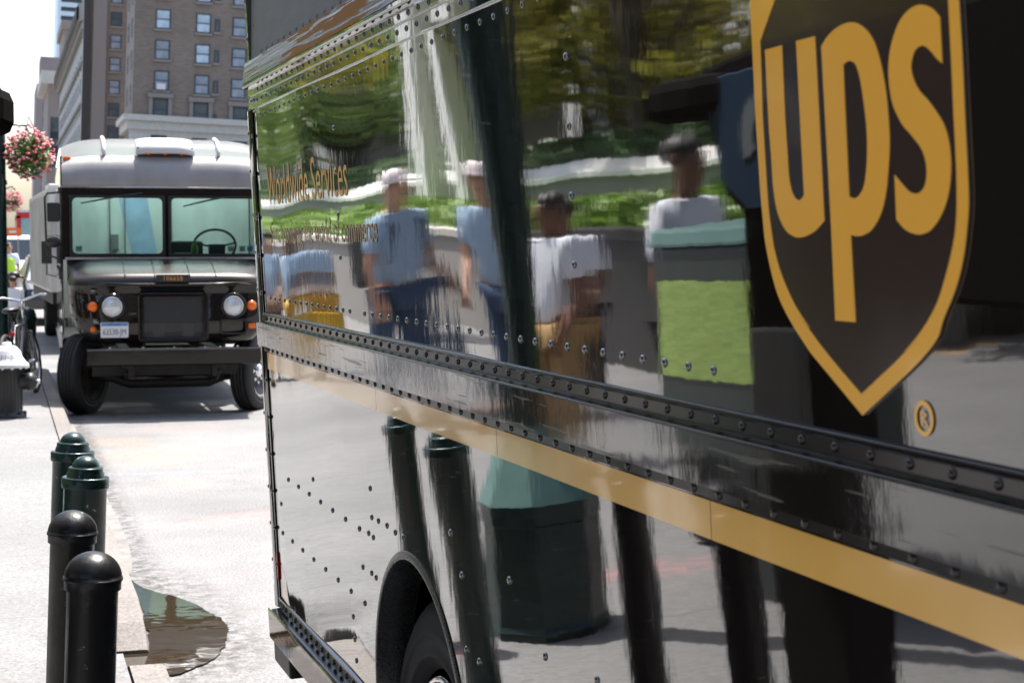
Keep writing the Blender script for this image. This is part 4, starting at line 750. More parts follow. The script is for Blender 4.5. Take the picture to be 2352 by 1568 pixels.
t2 = thing('delivery_truck', t2o, 'dark brown delivery truck facing the camera, with grey roof and orange number on its hood', 'truck')
truck_front(W2, t2, '106658')
B = lambda: MB(W2)
for s in (-1,1):
    B().box(min(s*1.04,s*1.06),max(s*1.04,s*1.06),1.9,7.0,.62,2.62).box(min(s*1.04,s*1.06),max(s*1.04,s*1.06),1.0,1.9,.62,1.3).box(min(s*1.04,s*1.06),max(s*1.04,s*1.06),1.0,1.9,2.25,2.62).box(min(s*1.04,s*1.06),max(s*1.04,s*1.06),1.0,1.12,1.3,2.25).build('side_wall', 'paint', t2)
    b = B()
    for z0, z1 in ((1.36,1.45),(2.24,2.30),(.55,.66)): b.box(min(s*1.06,s*1.085),max(s*1.06,s*1.085),1.0,7.0,z0,z1)
    b.build('rub_rail', 'paint', t2)
B().box(-1.05,1.05,6.97,7.0,.6,2.75).build('rear_wall', 'paint', t2)
B().box(-1.04,1.04,1.9,6.97,.62,.70).build('floor', 'dark_steel', t2)
for a, bb, s, st in ((-.855,.75,-1,28),(.855,.75,1,28),(-.86,5.0,-1,0),(.86,5.0,1,0)):
    c = W2(a,bb,.405); r = radians(st)
    ax = (t2a*cos(r)-t2b*sin(r)); al = (t2b*cos(r)+t2a*sin(r))
    build_wheel(t2, (lambda c,ax,al: (lambda x,y,z: c+ax*x+al*y+Vector((0,0,z))))(c,ax,al), s)
# nose of the near truck, out of the frame behind the camera
truck_front(lambda a,bb,z: W1(bb-1.36, z-1.7, -(a+1.06)), t1, '108214', False)

# ------------------------------------------------------------------ white box truck behind
def W3(a, bb, z): return o3+a3*a+b3*bb+Vector((0,0,z))
o3 = Vector((1.93, 28.6, 0)); b3 = Vector((-.028,.9996,0)).normalized(); a3 = Vector((b3.y,-b3.x,0))
t3 = thing('box_truck', o3, 'white box truck with stained metal side parked behind the brown truck facing us', 'truck')
B = lambda: MB(W3)
B().box(-1.15,1.15,.6,7.5,.95,2.64).build('cargo_box', 'alu', t3, bevel=.02)
b = B()
for i in range(24): b.box(-1.162,-1.15,.75+i*.28,.79+i*.28,1.0,2.55)
b.build('side_rib', 'alu', t3)
B().box(-1.15,1.15,.58,.66,2.30,2.66).box(-1.16,1.16,.55,1.4,2.62,2.70).build('box_front_cap', 'white_paint', t3, bevel=.03)
B().add([(-.98,.0,.55),(.98,.0,.55),(1.0,-.05,1.25),(-1.0,-.05,1.25),(-.95,.35,2.1),(.95,.35,2.1),(-.98,.60,.55),(.98,.60,.55),(-.95,.60,2.15),(.95,.60,2.15)], [(0,1,2,3),(3,2,5,4),(4,5,9,8),(0,3,6),(3,4,8,6),(1,7,2),(2,7,9,5),(6,8,9,7),(0,6,7,1)]).build('cab', 'white_paint', t3)
B().add([(-.88,-.03,1.32),(.88,-.03,1.32),(.84,.325,2.02),(-.84,.325,2.02)], [(0,1,2,3)]).build('windscreen', 'glass_dark', t3)
b = B().box(-1.02,1.02,-.12,.0,.5,.72); b.build('bumper', 'white_paint', t3, bevel=.02)
B().box(-.99,-.90,-.10,-.03,.92,1.05).build('turn_lamp', 'amber', t3); B().box(-1.1,-1.0,.57,.585,2.36,2.40).build('marker_lamp', 'red_lens', t3)
b = B(); b.tube([(-1.0,.15,1.9),(-1.22,.1,1.85),(-1.22,.1,1.25),(-1.0,.1,1.2)], .012, 6); ar = b.build('mirror_arm', 'black_plastic', t3)
B().box(-1.30,-1.14,.06,.12,1.42,1.78).build('mirror', 'black_plastic', ar, bevel=.01)
b = B().box(-1.1,1.1,.7,7.4,.75,.95); b.build('chassis', 'dark_steel', t3)
for a, bb, s in ((-.88,.85,-1),(.88,.85,1),(-.86,5.7,-1),(.86,5.7,1)):
    c = W3(a,bb,.405); build_wheel(t3, (lambda c: (lambda x,y,z: c+a3*x+b3*y+Vector((0,0,z))))(c), s)

# dark car further back with its mirror showing
def WC(a, bb, z): return oc+a*Vector((.9995,.03,0))+bb*Vector((-.03,.9995,0))+Vector((0,0,z))
oc = Vector((1.36, 38.5, 0)); ca = thing('parked_car', oc, 'dark parked car beyond the white box truck, its black door mirror sticking out', 'car')
B = lambda: MB(WC)
prof = [(-.0,.35),(-.05,.55),(.05,.78),(.9,.92),(1.55,1.45),(1.9,1.52),(3.2,1.5),(4.0,1.0),(4.4,.95),(4.45,.4)]
vs = []; hw = .88
for s in (-1,-.93,.93,1):
    for y,z in prof: vs.append((hw*s*(.78 if z > 1.2 else 1), y+(.06 if abs(s) == 1 else 0), z-(.05 if abs(s) == 1 else 0)))
k = len(prof); fs = [(i*k+j,i*k+j+1,(i+1)*k+j+1,(i+1)*k+j) for i in range(3) for j in range(k-1)]+[tuple(range(k)), tuple(range(3*k,4*k))[::-1]]
B().add(vs, fs).build('body', 'car_dark', ca)
B().add([(-.78,.93,.955),(.78,.93,.955),(.60,1.52,1.43),(-.60,1.52,1.43)], [(0,1,2,3)]).build('windscreen', 'pane_pale', ca)
b = B(); b.sphere((-1.03,1.35,1.06), .12, .09, .085); b.tube([(-.95,1.35,1.04),(-.8,1.4,1.0)], .03, 6); b.build('mirror', 'black_plastic', ca)
for a in (-.6,.6): b = B(); b.sphere((a,.02,.68), .14, .06, .07); b.build('headlight', 'headlamp', ca)
for a, bb, s in ((-.78,.8,-1),(.78,.8,1),(-.78,3.5,-1),(.78,3.5,1)):
    c = WC(a,bb,.33); fnw = (lambda c: (lambda x,y,z: c+Vector((x*.8,y*.8,z*.8))))(c); build_wheel(ca, fnw, s)
# red bus far up the street and an orange works sign board
ob = at_y(54, 600, 78); ob.z = 0
bs = thing('bus', ob, 'red bus far up the street, its front corner showing beside the box truck', 'bus', local=True)
b = MB().box(-.25,2.3,0,10,.35,1.0).box(-.25,-.10,0,10,1.0,3.0).box(-.25,2.3,0,10,2.9,3.15).box(-.25,2.3,9.9,10,1,3).box(-.25,2.3,-.03,.12,1.9,2.05); b.build('body', 'bus_red', bs)
MB().box(-.08,2.2,.04,.08,1.0,1.9).box(-.08,2.2,.04,.08,2.05,2.9).build('windscreen', 'teal_glass', bs)
for a in (0,2): MB().lathe([(.0001,-.12),(.45,-.12),(.45,.12),(.0001,.12)], (a,1.5,.45), 20, 'x').build('wheel', 'rubber', bs)
MB().box(-.2,2.2,0,9.9,3.15,3.25).build('roof_cap', 'cap_white', bs)
os_ = at_y(30, 533, 60); sg = thing('works_sign', (os_.x, 60, 0), 'orange works sign board on two posts far up the street', 'sign', local=True)
MB().box(-.30,.27,-.02,.02,os_.z-.14,os_.z+.14).build('board', 'orange_sign', sg)
b = MB().box(-.22,-.18,-.02,.02,0,os_.z-.14).box(.14,.18,-.02,.02,0,os_.z-.14); b.build('post', 'steel', sg)
MB().box(-.13,.10,-.025,-.0205,os_.z-.03,os_.z+.05).build('sign_face', 'paper', sg)
# pale van stopped before it
ov = at_y(32, 600, 66); vn = thing('van', (ov.x, 66, 0), 'white van stopped in front of the red bus far up the street', 'van', local=True)
b = MB(); b.add([(x*.95,y,z) for x in (-1,1) for y,z in ((0,.4),(-.05,.9),(.7,1.15),(1.3,2.0),(1.6,2.1),(5,2.1),(5,.4))], [(i,(i+1)%7,7+(i+1)%7,7+i) for i in range(7)]+[tuple(range(7)),tuple(range(7,14))[::-1]]); b.build('body', 'white_paint', vn, bevel=.03)
MB().add([(-.8,.72,1.18),(.8,.72,1.18),(.75,1.24,1.94),(-.75,1.24,1.94)], [(0,1,2,3)]).build('windscreen', 'glass_dark', vn)
for s in (-1,1):
    MB().box(.55*s,.85*s,-.07,-.03,.7,.85).build('headlight', 'headlamp', vn)
    for y in (.9,4): MB().lathe([(.0001,-.1),(.33,-.1),(.33,.1),(.0001,.1)], (.85*s,y,.33), 18, 'x').build('wheel', 'rubber', vn)
# ------------------------------------------------------------------ bollards
LEAN = radians(2.4)
def bollard(x, y, h, D, kind, label, grp):
    g = thing('bollard', (x, y, .15), label, 'bollard', grp, local=True); b = MB(); r = D/2
    if kind == 'black':
        b.lathe([(r*.86,-.02),(r*.86,h-.077),(r*.95,h-.077),(r*.96,h-.060),(r*1.0,h-.058),(r*1.0,h-.052)]+[(r*.97*cos(a),h-.053+.053*sin(a)) for a in [i*pi/20 for i in range(0,10)]]+[(.0001,h)], n=40); m = 'black_paint'
        b.build('post', m, g)
    else:
        b.lathe([(r*.91,-.02),(r*.91,h-.100),(r*.98,h-.100),(r,h-.096),(r,h-.070),(r*.97,h-.067),(r*.80,h-.066)], n=40); b.build('post', 'green_paint', g)
        b = MB(); b.lathe([(r*.81,h-.0665),(r*.78,h-.055),(r*.73,h-.047),(r*.74,h-.040),(r*.70,h-.036),(r*.60,h-.035)]+[(r*.59*cos(a),h-.036+.036*sin(a)) for a in [i*pi/20 for i in range(0,10)]]+[(.0001,h)], n=40); b.build('finial', 'green_paint', g)
    g.rotation_euler = (0, LEAN, 0)
bollard(.17-.035, 3.62, .93, .12, 'black', 'black dome topped bollard nearest the camera, in front of the other three', 'bollards along the kerb')
bollard(.155-.035, 4.27, .92, .12, 'black', 'black dome topped bollard second from the camera, half hidden by the nearest black one', 'bollards along the kerb')
bollard(.245-.035, 5.55, .90, .145, 'green', 'dark green stepped bollard standing directly behind the second black one', 'bollards along the kerb')
bollard(.232-.035, 6.22, .905, .149, 'green', 'dark green stepped bollard farthest back of the row by the kerb', 'bollards along the kerb')
# ------------------------------------------------------------------ lamp post with octagonal iron base, its edge at the frame's left
lp = thing('lamp_post', (-.27,6.2,.15), 'tall dark green lamp post on a wide octagonal base, reflected in the glossy truck', 'lamp post', local=True)
MB().lathe([(.235,-.01),(.235,.03),(.222,.05),(.205,.42),(.215,.43),(.215,.50),(.0001,.50)], n=8, smooth=False, a0=pi/8, a1=2*pi+pi/8).build('base', 'green_paint', lp)
MB().lathe([(.214,.501),(.165,.60),(.115,.70),(.10,.74),(.0001,.75)], n=8, smooth=False, a0=pi/8, a1=2*pi+pi/8).build('base_cap', 'teal_lid', lp)
MB().lathe([(.088,.74),(.082,1.2),(.078,1.25),(.076,3),(.06,6.5),(.0001,6.5)], n=24).build('pole', 'green_paint', lp)
b = MB(); b.tube([(0,0,6.3),(.25,0,6.9),(.9,0,7.15),(1.3,0,7.15)], .035, 10); b.build('arm', 'green_paint', lp)
MB().sphere((1.45,0,7.12), .28, .14, .09).build('lamp_head', 'interior_grey', lp)
# ------------------------------------------------------------------ telephone kiosk left of the camera
tk = thing('phone_kiosk', (-.478,3.45,.15), 'black telephone kiosk with blue panel, its rounded hood tip at the top left edge', 'phone kiosk', local=True)
b = MB(); P = [(-1.0,1.42),(-.75,1.30),(.08,1.34),(.28,1.50),(.46,1.53),(.56,1.60),(.64,1.85),(.64,1.92),(.45,1.94),(-.3,1.95),(-.9,1.95),(-1.0,1.85)]
b.prism([(min(y,.64),z) for y,z in P if y < .7], 'x', -.40, .355); b.build('hood', 'kiosk_black', tk, bevel=.016)
MB().prism([(-.30,.52),(.36,.52),(.40,.64),(.405,.76),(.385,.84),(.33,.885),(.20,.895),(-.30,.895)], 'z', 1.80, 1.905).build('visor', 'kiosk_black', tk, bevel=.03)
MB().prism([(.06,1.545),(.44,1.56),(.55,1.63),(.59,1.80),(.57,1.89),(.06,1.90)], 'x', .356, .366).build('side_panel', 'kiosk_blue', tk, bevel=.003)
arc = [(.33+.13*cos(t),1.735+.12*sin(t)) for t in [i*pi/12 for i in range(-2,15)]]+[(.33+.08*cos(t),1.735+.07*sin(t)) for t in [i*pi/12 for i in range(14,-3,-1)]]
b = MB(); b.prism(arc, 'x', .3665, .3695); b.build('panel_emblem', 'kiosk_pale', tk)
MB().box(.04,.20,.40,.70,-.01,1.80).build('pedestal', 'kiosk_black', tk, bevel=.02)
MB().box(.20,.225,.44,.66,.85,1.25).build('phone_unit', 'interior_grey', tk, bevel=.01)
tk.rotation_euler.z = radians(-8.5)
# ------------------------------------------------------------------ newspaper box
nb = thing('newspaper_box', (-1.2,6.05,.15), 'dark green newspaper box with a lime front and a teal top', 'newspaper box', local=True)
MB().box(-.25,.25,-.62,.42,.52,1.40).build('body', 'box_green', nb, bevel=.02)
MB().add([(-.27,-.65,1.40),(.27,-.65,1.40),(.27,.45,1.40),(-.27,.45,1.40),(-.27,-.65,1.47),(.24,-.65,1.47),(.24,.45,1.47),(-.27,.45,1.47)], [(0,3,2,1),(4,5,6,7),(0,1,5,4),(1,2,6,5),(2,3,7,6),(3,0,4,7)]).build('lid', 'teal_lid', nb, bevel=.015)
MB().box(.25,.256,-.54,.36,.90,1.27).build('front_panel', 'lime', nb)
MB().box(-.12,.12,-.15,.15,0,.52).build('pedestal', 'box_green', nb)
# ------------------------------------------------------------------ hydrant
hy = thing('fire_hydrant', (.045,16.4,.15), 'black fire hydrant with a silver white cap on the pavement by the kerb', 'fire hydrant', local=True)
b = MB(); b.lathe([(.165,0),(.165,.03),(.14,.035),(.13,.06),(.128,.43),(.15,.44),(.155,.46),(.14,.47)], n=28)
for i in range(8): a = 2*pi*i/8; b.lathe([(.016,.03),(.016,.055),(.0001,.058)], (.15*cos(a),.15*sin(a),0), 6)
for i in range(24): a = 2*pi*i/24; b.box(.128*cos(a)-.004,.128*cos(a)+.004,.128*sin(a)-.004,.128*sin(a)+.004,.07,.42)
b.build('barrel', 'hydrant_black', hy)
b = MB(); b.lathe([(.19,.455),(.195,.475),(.185,.49),(.165,.505),(.135,.55),(.12,.60),(.085,.64),(.04,.655),(.04,.68),(.0001,.685)], n=28)
for i in range(14): a = 2*pi*i/14; b.sphere((.183*cos(a),.183*sin(a),.452), .014, .014, .012, 8, 5)
hb = b.build('bonnet', 'hydrant_white', hy)
def hyd_txt(x,y,h):
    a = -pi/2+x/.15-.10; r = .152-.55*max(0,y-.0)+.006; return (r*cos(a), r*sin(a), .525+y)
text_mesh('211-A', .07, 'stencil', 'interior_grey', hb, hyd_txt, align='CENTER')
b = MB(); b.lathe([(.075,.10),(.075,.17),(.085,.18),(.085,.23),(.06,.235),(.06,.25),(.0001,.252)], (0,-.02,.32), 20, 'x'); b.lathe([(.02,.25),(.02,.28),(.0001,.285)], (0,-.02,.32), 5, 'x'); b.build('nozzle', 'hydrant_black', hy)
b = MB(); b.lathe([(.02,.262),(.022,.285),(.0001,.29)], (0,-.02,.32), 6, 'x'); b.build('nozzle_nut', 'chrome', hy)
# ------------------------------------------------------------------ bicycle leaning by the flower post
bi = thing('bicycle', (.02,18.6,.15), 'grey bicycle with a black saddle parked behind the hydrant, rear wheel towards the street', 'bicycle', local=True)
def wheel_bike(y0, nm, z=.335):
    b = MB(); b.tube([(0,y0+.315*cos(t),z+.315*sin(t)) for t in [2*pi*i/40 for i in range(40)]], .021, 8, closed=True); w = b.build('wheel', 'rubber', bi)
    b = MB(); b.tube([(0,y0+.29*cos(t),z+.29*sin(t)) for t in [2*pi*i/40 for i in range(40)]], .010, 6, closed=True)
    for i in range(18): t = 2*pi*i/18; b.tube([(0,y0,z),(0,y0+.29*cos(t),z+.29*sin(t))], .0016, 4)
    b.lathe([(.0001,-.05),(.02,-.05),(.02,.05),(.0001,.05)], (0,y0,z), 10, 'x'); b.build('rim', 'chrome', w)
wheel_bike(-.5,'r'); wheel_bike(.52,'f')
b = MB(); b.tube([(0,-.12,.78),(0,-.05,.30),(0,.38,.78)], .017, 8); b.tube([(0,-.11,.72),(0,.36,.74)], .016, 8); b.tube([(.05,-.5,.335),(.03,-.05,.30)], .010, 6); b.tube([(-.05,-.5,.335),(-.03,-.05,.30)], .010, 6); b.tube([(.04,-.5,.335),(.015,-.11,.72)], .009, 6); b.tube([(-.04,-.5,.335),(-.015,-.11,.72)], .009, 6); b.tube([(0,.37,.82),(.0,.40,.66)], .02, 8); b.tube([(.05,.40,.66),(.055,.52,.335)], .012, 6); b.tube([(-.05,.40,.66),(-.055,.52,.335)], .012, 6); b.build('frame', 'bike_frame', bi)
b = MB(); b.tube([(-.30,.20,1.02),(-.20,.38,1.03),(0,.36,.98),(.20,.38,1.03),(.30,.20,1.02)], .014, 8); b.tube([(0,.36,.80),(0,.36,.98)], .015, 8); b.build('handlebar', 'chrome', bi)
b = MB(); b.sphere((0,-.15,.90), .085, .14, .035); b.tube([(0,-.12,.78),(0,-.13,.89)], .013, 8); b.build('saddle', 'black_plastic', bi)
b = MB(); b.lathe([(.0001,-.30),(.028,-.298),(.028,-.28)], (.02,0,.66), 12, 'y'); b.build('rear_reflector', 'red_lens', bi)
b = MB(); b.lathe([(.0001,-.02),(.085,-.02),(.085,.02),(.0001,.02)], (.06,-.05,.30), 20, 'x'); b.tube([(.09,-.05,.30),(.09,.05,.16),(.16,.05,.16)], .012, 6); b.build('crank', 'dark_steel', bi)
bi.rotation_euler = (0, radians(-6), radians(-14)); bi.location.x += .2
# ------------------------------------------------------------------ flower post and baskets
def leaf_cloud(b, c, r, n, size, seed, flat=.6, shell=.35):
    rnd = random.Random(seed)
    for _ in range(n):
        d = Vector((rnd.gauss(0,1),rnd.gauss(0,1),rnd.gauss(0,1))).normalized(); q = shell+(1-shell)*rnd.random()**.6
        p = Vector(c)+Vector((d.x*r[0],d.y*r[1],d.z*r[2]))*q
        a = Vector((rnd.uniform(-1,1),rnd.uniform(-1,1),rnd.uniform(-flat,flat))).normalized(); e = a.orthogonal().normalized(); e.rotate(Matrix.Rotation(rnd.random()*6.28,3,a)); s = size*rnd.uniform(.6,1.3)
        u, v = a*s, e*s*.55
        b.add([tuple(p-u), tuple(p-u*.1+v), tuple(p+u), tuple(p-u*.1-v)], [(0,1,2,3)])
    return b
def basket(loc, R, label, seed, n=900):
    g = thing('flower_basket', loc, label, 'flower basket', 'flower baskets hanging on posts', local=True)
    leaf_cloud(MB(), (0,0,-.05), (R,R,R*1.0), n, R*.13, seed).build('foliage', 'leaf_basket', g, recalc=False)
    rnd = random.Random(seed+1)
    for m, k in (('petal_pink',150),('petal_pale',140)):  # large share of pale petals stands in for overexposed blooms
        b = MB()
        for _ in range(k):
            d = Vector((rnd.gauss(0,1),rnd.gauss(0,1),rnd.gauss(.05,1))).normalized(); p = Vector((0,0,-.05))+d*R*rnd.uniform(.85,1.12); s = R*.075*rnd.uniform(.6,1.3)
            if m == 'petal_pale': p.z += R*.15
            b.sphere(tuple(p), s, s, s*.7, 6, 4)
        tag(b.build('flowers', m, g, recalc=False), kind='stuff')
    MB().lathe([(.0001,-R*.7),(R*.5,-R*.45),(R*.62,0),(R*.55,0),(R*.4,-R*.35)], n=16).build('pot', 'bark', g)
    b = MB(); 
    for i in range(3): a = 2*pi*i/3; b.tube([(R*.6*cos(a),R*.6*sin(a),0),(0,0,R*1.45)], .006, 4)
    b.build('hanger', 'black_plastic', g)
fp = thing('flower_post', (.018,20.6,.15), 'slim dark green iron post at the left edge with a flower basket', 'post', local=True)
MB().lathe([(.14,0),(.14,.2),(.09,.25),(.075,.5),(.062,.55),(.058,3.0),(.05,3.02),(.06,3.1),(.042,3.2),(.05,3.22),(.03,3.3),(.0001,3.36)], n=20).build('post', 'green_paint', fp)
b = MB(); b.tube([(0,0,2.86),(.12,0,2.92),(.28,0,2.91),(.31,0,2.84)], .012, 6); b.tube([(0,0,2.26),(.07,0,2.27)], .03, 6); b.build('arm', 'green_paint', fp)
basket((.335,20.6,2.78), .265, 'round basket of pink flowers hanging beside the slim green post', 21)
fp2 = thing('flower_post', (.13,52,0), 'distant slim dark green post with a flower basket, behind the nearer flower post', 'post', local=True)
MB().lathe([(.10,0),(.06,.4),(.055,3.5),(.0001,3.6)], n=12).build('post', 'green_paint', fp2)
MB().tube([(0,0,3.3),(.2,0,3.4),(.32,0,3.3)], .02, 6).build('arm', 'green_paint', fp2)
basket((.36,52,3.0), .30, 'smaller pink flower basket far behind, low left of the large basket', 5, 400)
lb = thing('litter_bin', (.30,22.1,.15), 'dark green litter bin on the pavement beyond the bicycle', 'litter bin', local=True)
MB().lathe([(.085,0),(.10,.05),(.115,.62),(.125,.64),(.125,.68),(.105,.69)], n=20).build('body', 'green_paint', lb)
MB().lathe([(.118,.69),(.10,.76),(.05,.80),(.0001,.81)], n=20).build('lid', 'green_paint', lb)

# ------------------------------------------------------------------ people
def skin_mesh(name, m, verts, edges, radii, root_i, parent, sub=2):
    me = bpy.data.meshes.new(name); me.from_pydata(verts, edges, []); o = bpy.data.objects.new(name, me); COL.objects.link(o)
    sk = o.modifiers.new('s', 'SKIN'); sk.use_smooth_shade = True
    for i, r in enumerate(radii):
        d = me.skin_vertices[0].data[i]; d.radius = r if isinstance(r, tuple) else (r, r); d.use_root = (i == root_i)
    ss = o.modifiers.new('u', 'SUBSURF'); ss.levels = sub; ss.render_levels = sub
    dg = bpy.context.evaluated_depsgraph_get(); me2 = bpy.data.meshes.new_from_object(o.evaluated_get(dg))
    bpy.data.objects.remove(o); me2.name = name; me2.materials.clear(); me2.materials.append(M[m])
    for p in me2.polygons: p.use_smooth = True
    o2 = bpy.data.objects.new(name, me2); COL.objects.link(o2); o2.parent = parent; return o2
def person(loc, heading, height, label, skin, top, legs, group=None, cap=None, pack=False, stride=.0, arm=(.15,.15), vest=None, sleeve='short', bag=None):
    """standing or walking figure; local +y is the way it faces, right is +x"""
    g = thing('person', loc, label, 'person', group, local=True); k = height/1.75
    V = []; E = []; R = []
    def v(x,y,z,r): V.append((x*k,y*k,z*k)); R.append(tuple(q*k for q in r) if isinstance(r,tuple) else r*k); return len(V)-1
    def chain(*ids): 
        for a, c in zip(ids, ids[1:]): E.append((a,c))
    pel = v(0,0,.95,(.125,.10)); sp = v(0,0,1.10,(.12,.09)); ch = v(0,.0,1.30,(.145,.10)); nk0 = v(0,-.01,1.475,(.068,.062)); nk = v(0,0,1.52,(.052,.055)); jw = v(0,.02,1.575,(.062,.072)); hd = v(0,.01,1.65,(.078,.096)); tp = v(0,0,1.71,(.064,.076))
    chain(pel,sp,ch,nk0,nk,jw,hd,tp); ns = v(0,.105,1.64,.012); chain(hd,ns)
    J = {}
    for s in (-1,1):
        st = stride*s; hp = v(.095*s,0,.90,(.085,.09)); kn = v(.10*s,.5*st+.02,.50,(.055,.058)); an = v(.10*s,st-.04*(st<0),.09+(.06 if st < 0 else 0),(.038,.042)); to = v(.115*s,st+.15,.035+(.0),(.040,.028))
        chain(pel,hp,kn,an,to)
        aw = arm[0 if s < 0 else 1]; sh = v(.185*s,-.01,1.425,(.055,.058)); el = v(.235*s,-.03+aw*.25,1.13,(.040,.042)); wr = v(.235*s,.03+aw,.90+abs(aw)*.35,(.026,.030)); pm = v(.228*s,.055+aw*1.15,.82+abs(aw)*.4,(.018,.036))
        chain(ch,sh,el,wr,pm); J[s] = (sh,el,hp,kn,an)
        for f in range(4):
            y0 = -.027+.018*f; f1 = v(.225*s,.055+aw*1.15+y0,.775+abs(aw)*.42,.0085); f2 = v(.215*s,.062+aw*1.15+y0,(.735,.725,.73,.742)[f]+abs(aw)*.44,.0075); chain(pm,f1,f2)
        t1_ = v(.21*s,.105+aw*1.15,.81+abs(aw)*.4,.010); chain(wr,t1_)
    bd = skin_mesh('body', skin, V, E, R, pel, g)
    P = lambda i: V[i]
    for s in (-1,1): MB().sphere((.027*k*s,.088*k,1.668*k), .010*k, .006*k, .006*k, 8, 5).build('eye', 'interior_dark', bd); MB().sphere((.082*k*s,.0,1.65*k), .010*k, .022*k, .032*k, 8, 6).build('ear', skin, bd)
    MB().sphere((0,.092*k,1.600*k), .022*k, .007*k, .005*k, 8, 5).build('mouth', 'bark', bd)
    def cl(idx, rad, edges, root, name, m): 
        vs = [V[i] if isinstance(i,int) else tuple(c*k for c in i) for i in idx]; return skin_mesh(name, m, vs, edges, [tuple(q*k for q in r) for r in rad], root, g)
    a, b_ = J[-1], J[1]; mid = lambda i,j,t: tuple((V[i][q]*(1-t)+V[j][q]*t)/k for q in range(3))
    se = 1.0 if sleeve == 'long' else .72
    cl([(0,0,.93),sp,ch,(0,-.01,1.462),a[0],mid(a[0],a[1],se),b_[0],mid(b_[0],b_[1],se)], [(.165,.125),(.155,.12),(.175,.125),(.10,.085),(.075,.075),(.068,.07),(.075,.075),(.068,.07)], [(0,1),(1,2),(2,3),(2,4),(4,5),(2,6),(6,7)], 0, 'shirt', top)
    cl([pel,a[2],a[3],mid(a[3],a[4],.92),b_[2],b_[3],mid(b_[3],b_[4],.92)], [(.15,.115),(.10,.105),(.075,.08),(.06,.065),(.10,.105),(.075,.08),(.06,.065)], [(0,1),(1,2),(2,3),(0,4),(4,5),(5,6)], 0, 'trousers', legs)
    for s in (-1,1):
        an = V[J[s][4]]; b = MB(); b.sphere((an[0]+.008*s,an[1]+.055,max(.035,an[2]-.05)), .048*k, .13*k, .04*k, 12, 6); b.build('shoe', 'shoe', g)
    if cap:
        b = MB(); b.lathe([(.092*k,0),(.092*k,.03*k),(.08*k,.07*k),(.045*k,.095*k),(.0001,.10*k)], (0,-.002,1.685*k), 20); b.prism([(-.07*k,.06*k),(.07*k,.06*k),(.06*k,.15*k),(0,.175*k),(-.06*k,.15*k)], 'z', 1.685*k, 1.695*k); b.build('cap', cap, g)
    else:
        b = MB(); b.sphere((0,-.02*k,1.69*k), .088*k, .102*k, .068*k, 18, 10); b.build('hair', 'hair', g)
    if pack:
        MB().box(-.15*k,.15*k,-.36*k,-.115*k,1.0*k,1.44*k).build('backpack_body', 'backpack', g, bevel=.05)
        b = MB()
        for s in (-1,1): b.tube([(.10*s*k,-.12*k,1.42*k),(.105*s*k,.0,1.485*k),(.10*s*k,.115*k,1.38*k),(.11*s*k,.09*k,1.15*k),(.12*s*k,-.11*k,1.05*k)], .016, 6)
        b.build('backpack_strap', 'backpack', g)
    if vest:
        cl([(0,0,.98),sp,ch,(0,-.01,1.43)], [(.18,.14),(.17,.135),(.19,.14),(.13,.10)], [(0,1),(1,2),(2,3)], 0, 'vest', vest)
    if bag:
        MB().box(.20*k,.28*k,-.10*k,.22*k,.40*k,.78*k).build('bag', bag, g, bevel=.02)
    g.rotation_euler.z = heading; return g
PG = 'people on the pavement reflected in the truck'
person((-1.62,9.35,.15), radians(-110), 1.66, 'man in a white tee shirt and khaki trousers facing the truck', 'skin_dark', 'tee_white', 'khaki', PG, arm=(.02,.10))
person((-1.45,7.15,.15), radians(150), 1.86, 'tall man in a white shirt standing behind the lime fronted newspaper box', 'skin_dark', 'tee_white', 'dark_cloth', PG, arm=(.05,.12))
person((-1.6,12.5,.15), radians(150), 1.84, 'man in a light blue shirt and pale cap carrying a black backpack', 'skin_light', 'tee_blue', 'jeans', PG, cap='cap_cloth', pack=True, stride=.12, arm=(.03,.08))
person((-2.0,11.6,.15), radians(-140), 1.86, 'man in a light blue shirt, jeans and pale cap with no backpack, facing the truck', 'skin_light', 'tee_blue', 'jeans', PG, cap='cap_cloth', arm=(.16,.2))
person((-1.6,17.6,.15), radians(-120), 1.50, 'short person in a light blue shirt and dark trousers near the rear of the truck', 'skin_light', 'tee_blue', 'dark_cloth', PG, stride=.1)
person((-1.75,16.6,.15), radians(-120), 1.48, 'short person in a light blue shirt and mustard trousers', 'skin_dark', 'tee_blue', 'yellow_cloth', PG, bag='yellow_cloth')
person((-2.35,11.0,.15), radians(-120), 1.60, 'person in a white shirt and dark trousers half hidden by the lamp pole', 'skin_dark', 'tee_white', 'dark_cloth', PG)
q = at_y(21,600,46); person((q.x,46,0), radians(200), 1.78, 'distant worker in a high visibility yellow vest by the flower post', 'skin_light', 'tee_white', 'dark_cloth', vest='hivis', stride=.12)
q = at_y(31,600,29); person((q.x-.02,29,0), radians(20), 1.22, 'short person in a white top and dark trousers beyond the litter bin', 'skin_light', 'tee_white', 'dark_cloth', stride=.15)

# ------------------------------------------------------------------ planters, hedges, trees and the facade reflected in the truck
def wall(name, x0, x1, y0, y1, h, m, label, cope=None, slope=False):
    g = thing(name, ((x0+x1)/2,(y0+y1)/2,.15), label, 'wall'); MB().box(x0,x1,y0,y1,.15,h).build('wall_face', m, g)
    if cope and slope: MB().add([(x,y,z) for y in (y0,y1) for x,z in ((x1+.06,h-.05),(x1+.06,h+.01),(x1-.10,h+.17),(x0,h+.17),(x0,h))], [(0,1,6,5),(1,2,7,6),(2,3,8,7),(3,4,9,8),(4,0,5,9),(0,4,3,2,1),(5,6,7,8,9)]).build('coping', cope, g)
    elif cope: MB().box(x0-.03,x1+.05,y0-.02,y1+.02,h,h+.10).build('coping', cope, g, bevel=.012)
    return g
wall('planter_wall', -4.75, -4.4, 19.6, 42, 1.28, 'stone_wall', 'low grey beige granite planter wall with a pale coping, far part', 'stone_pale')
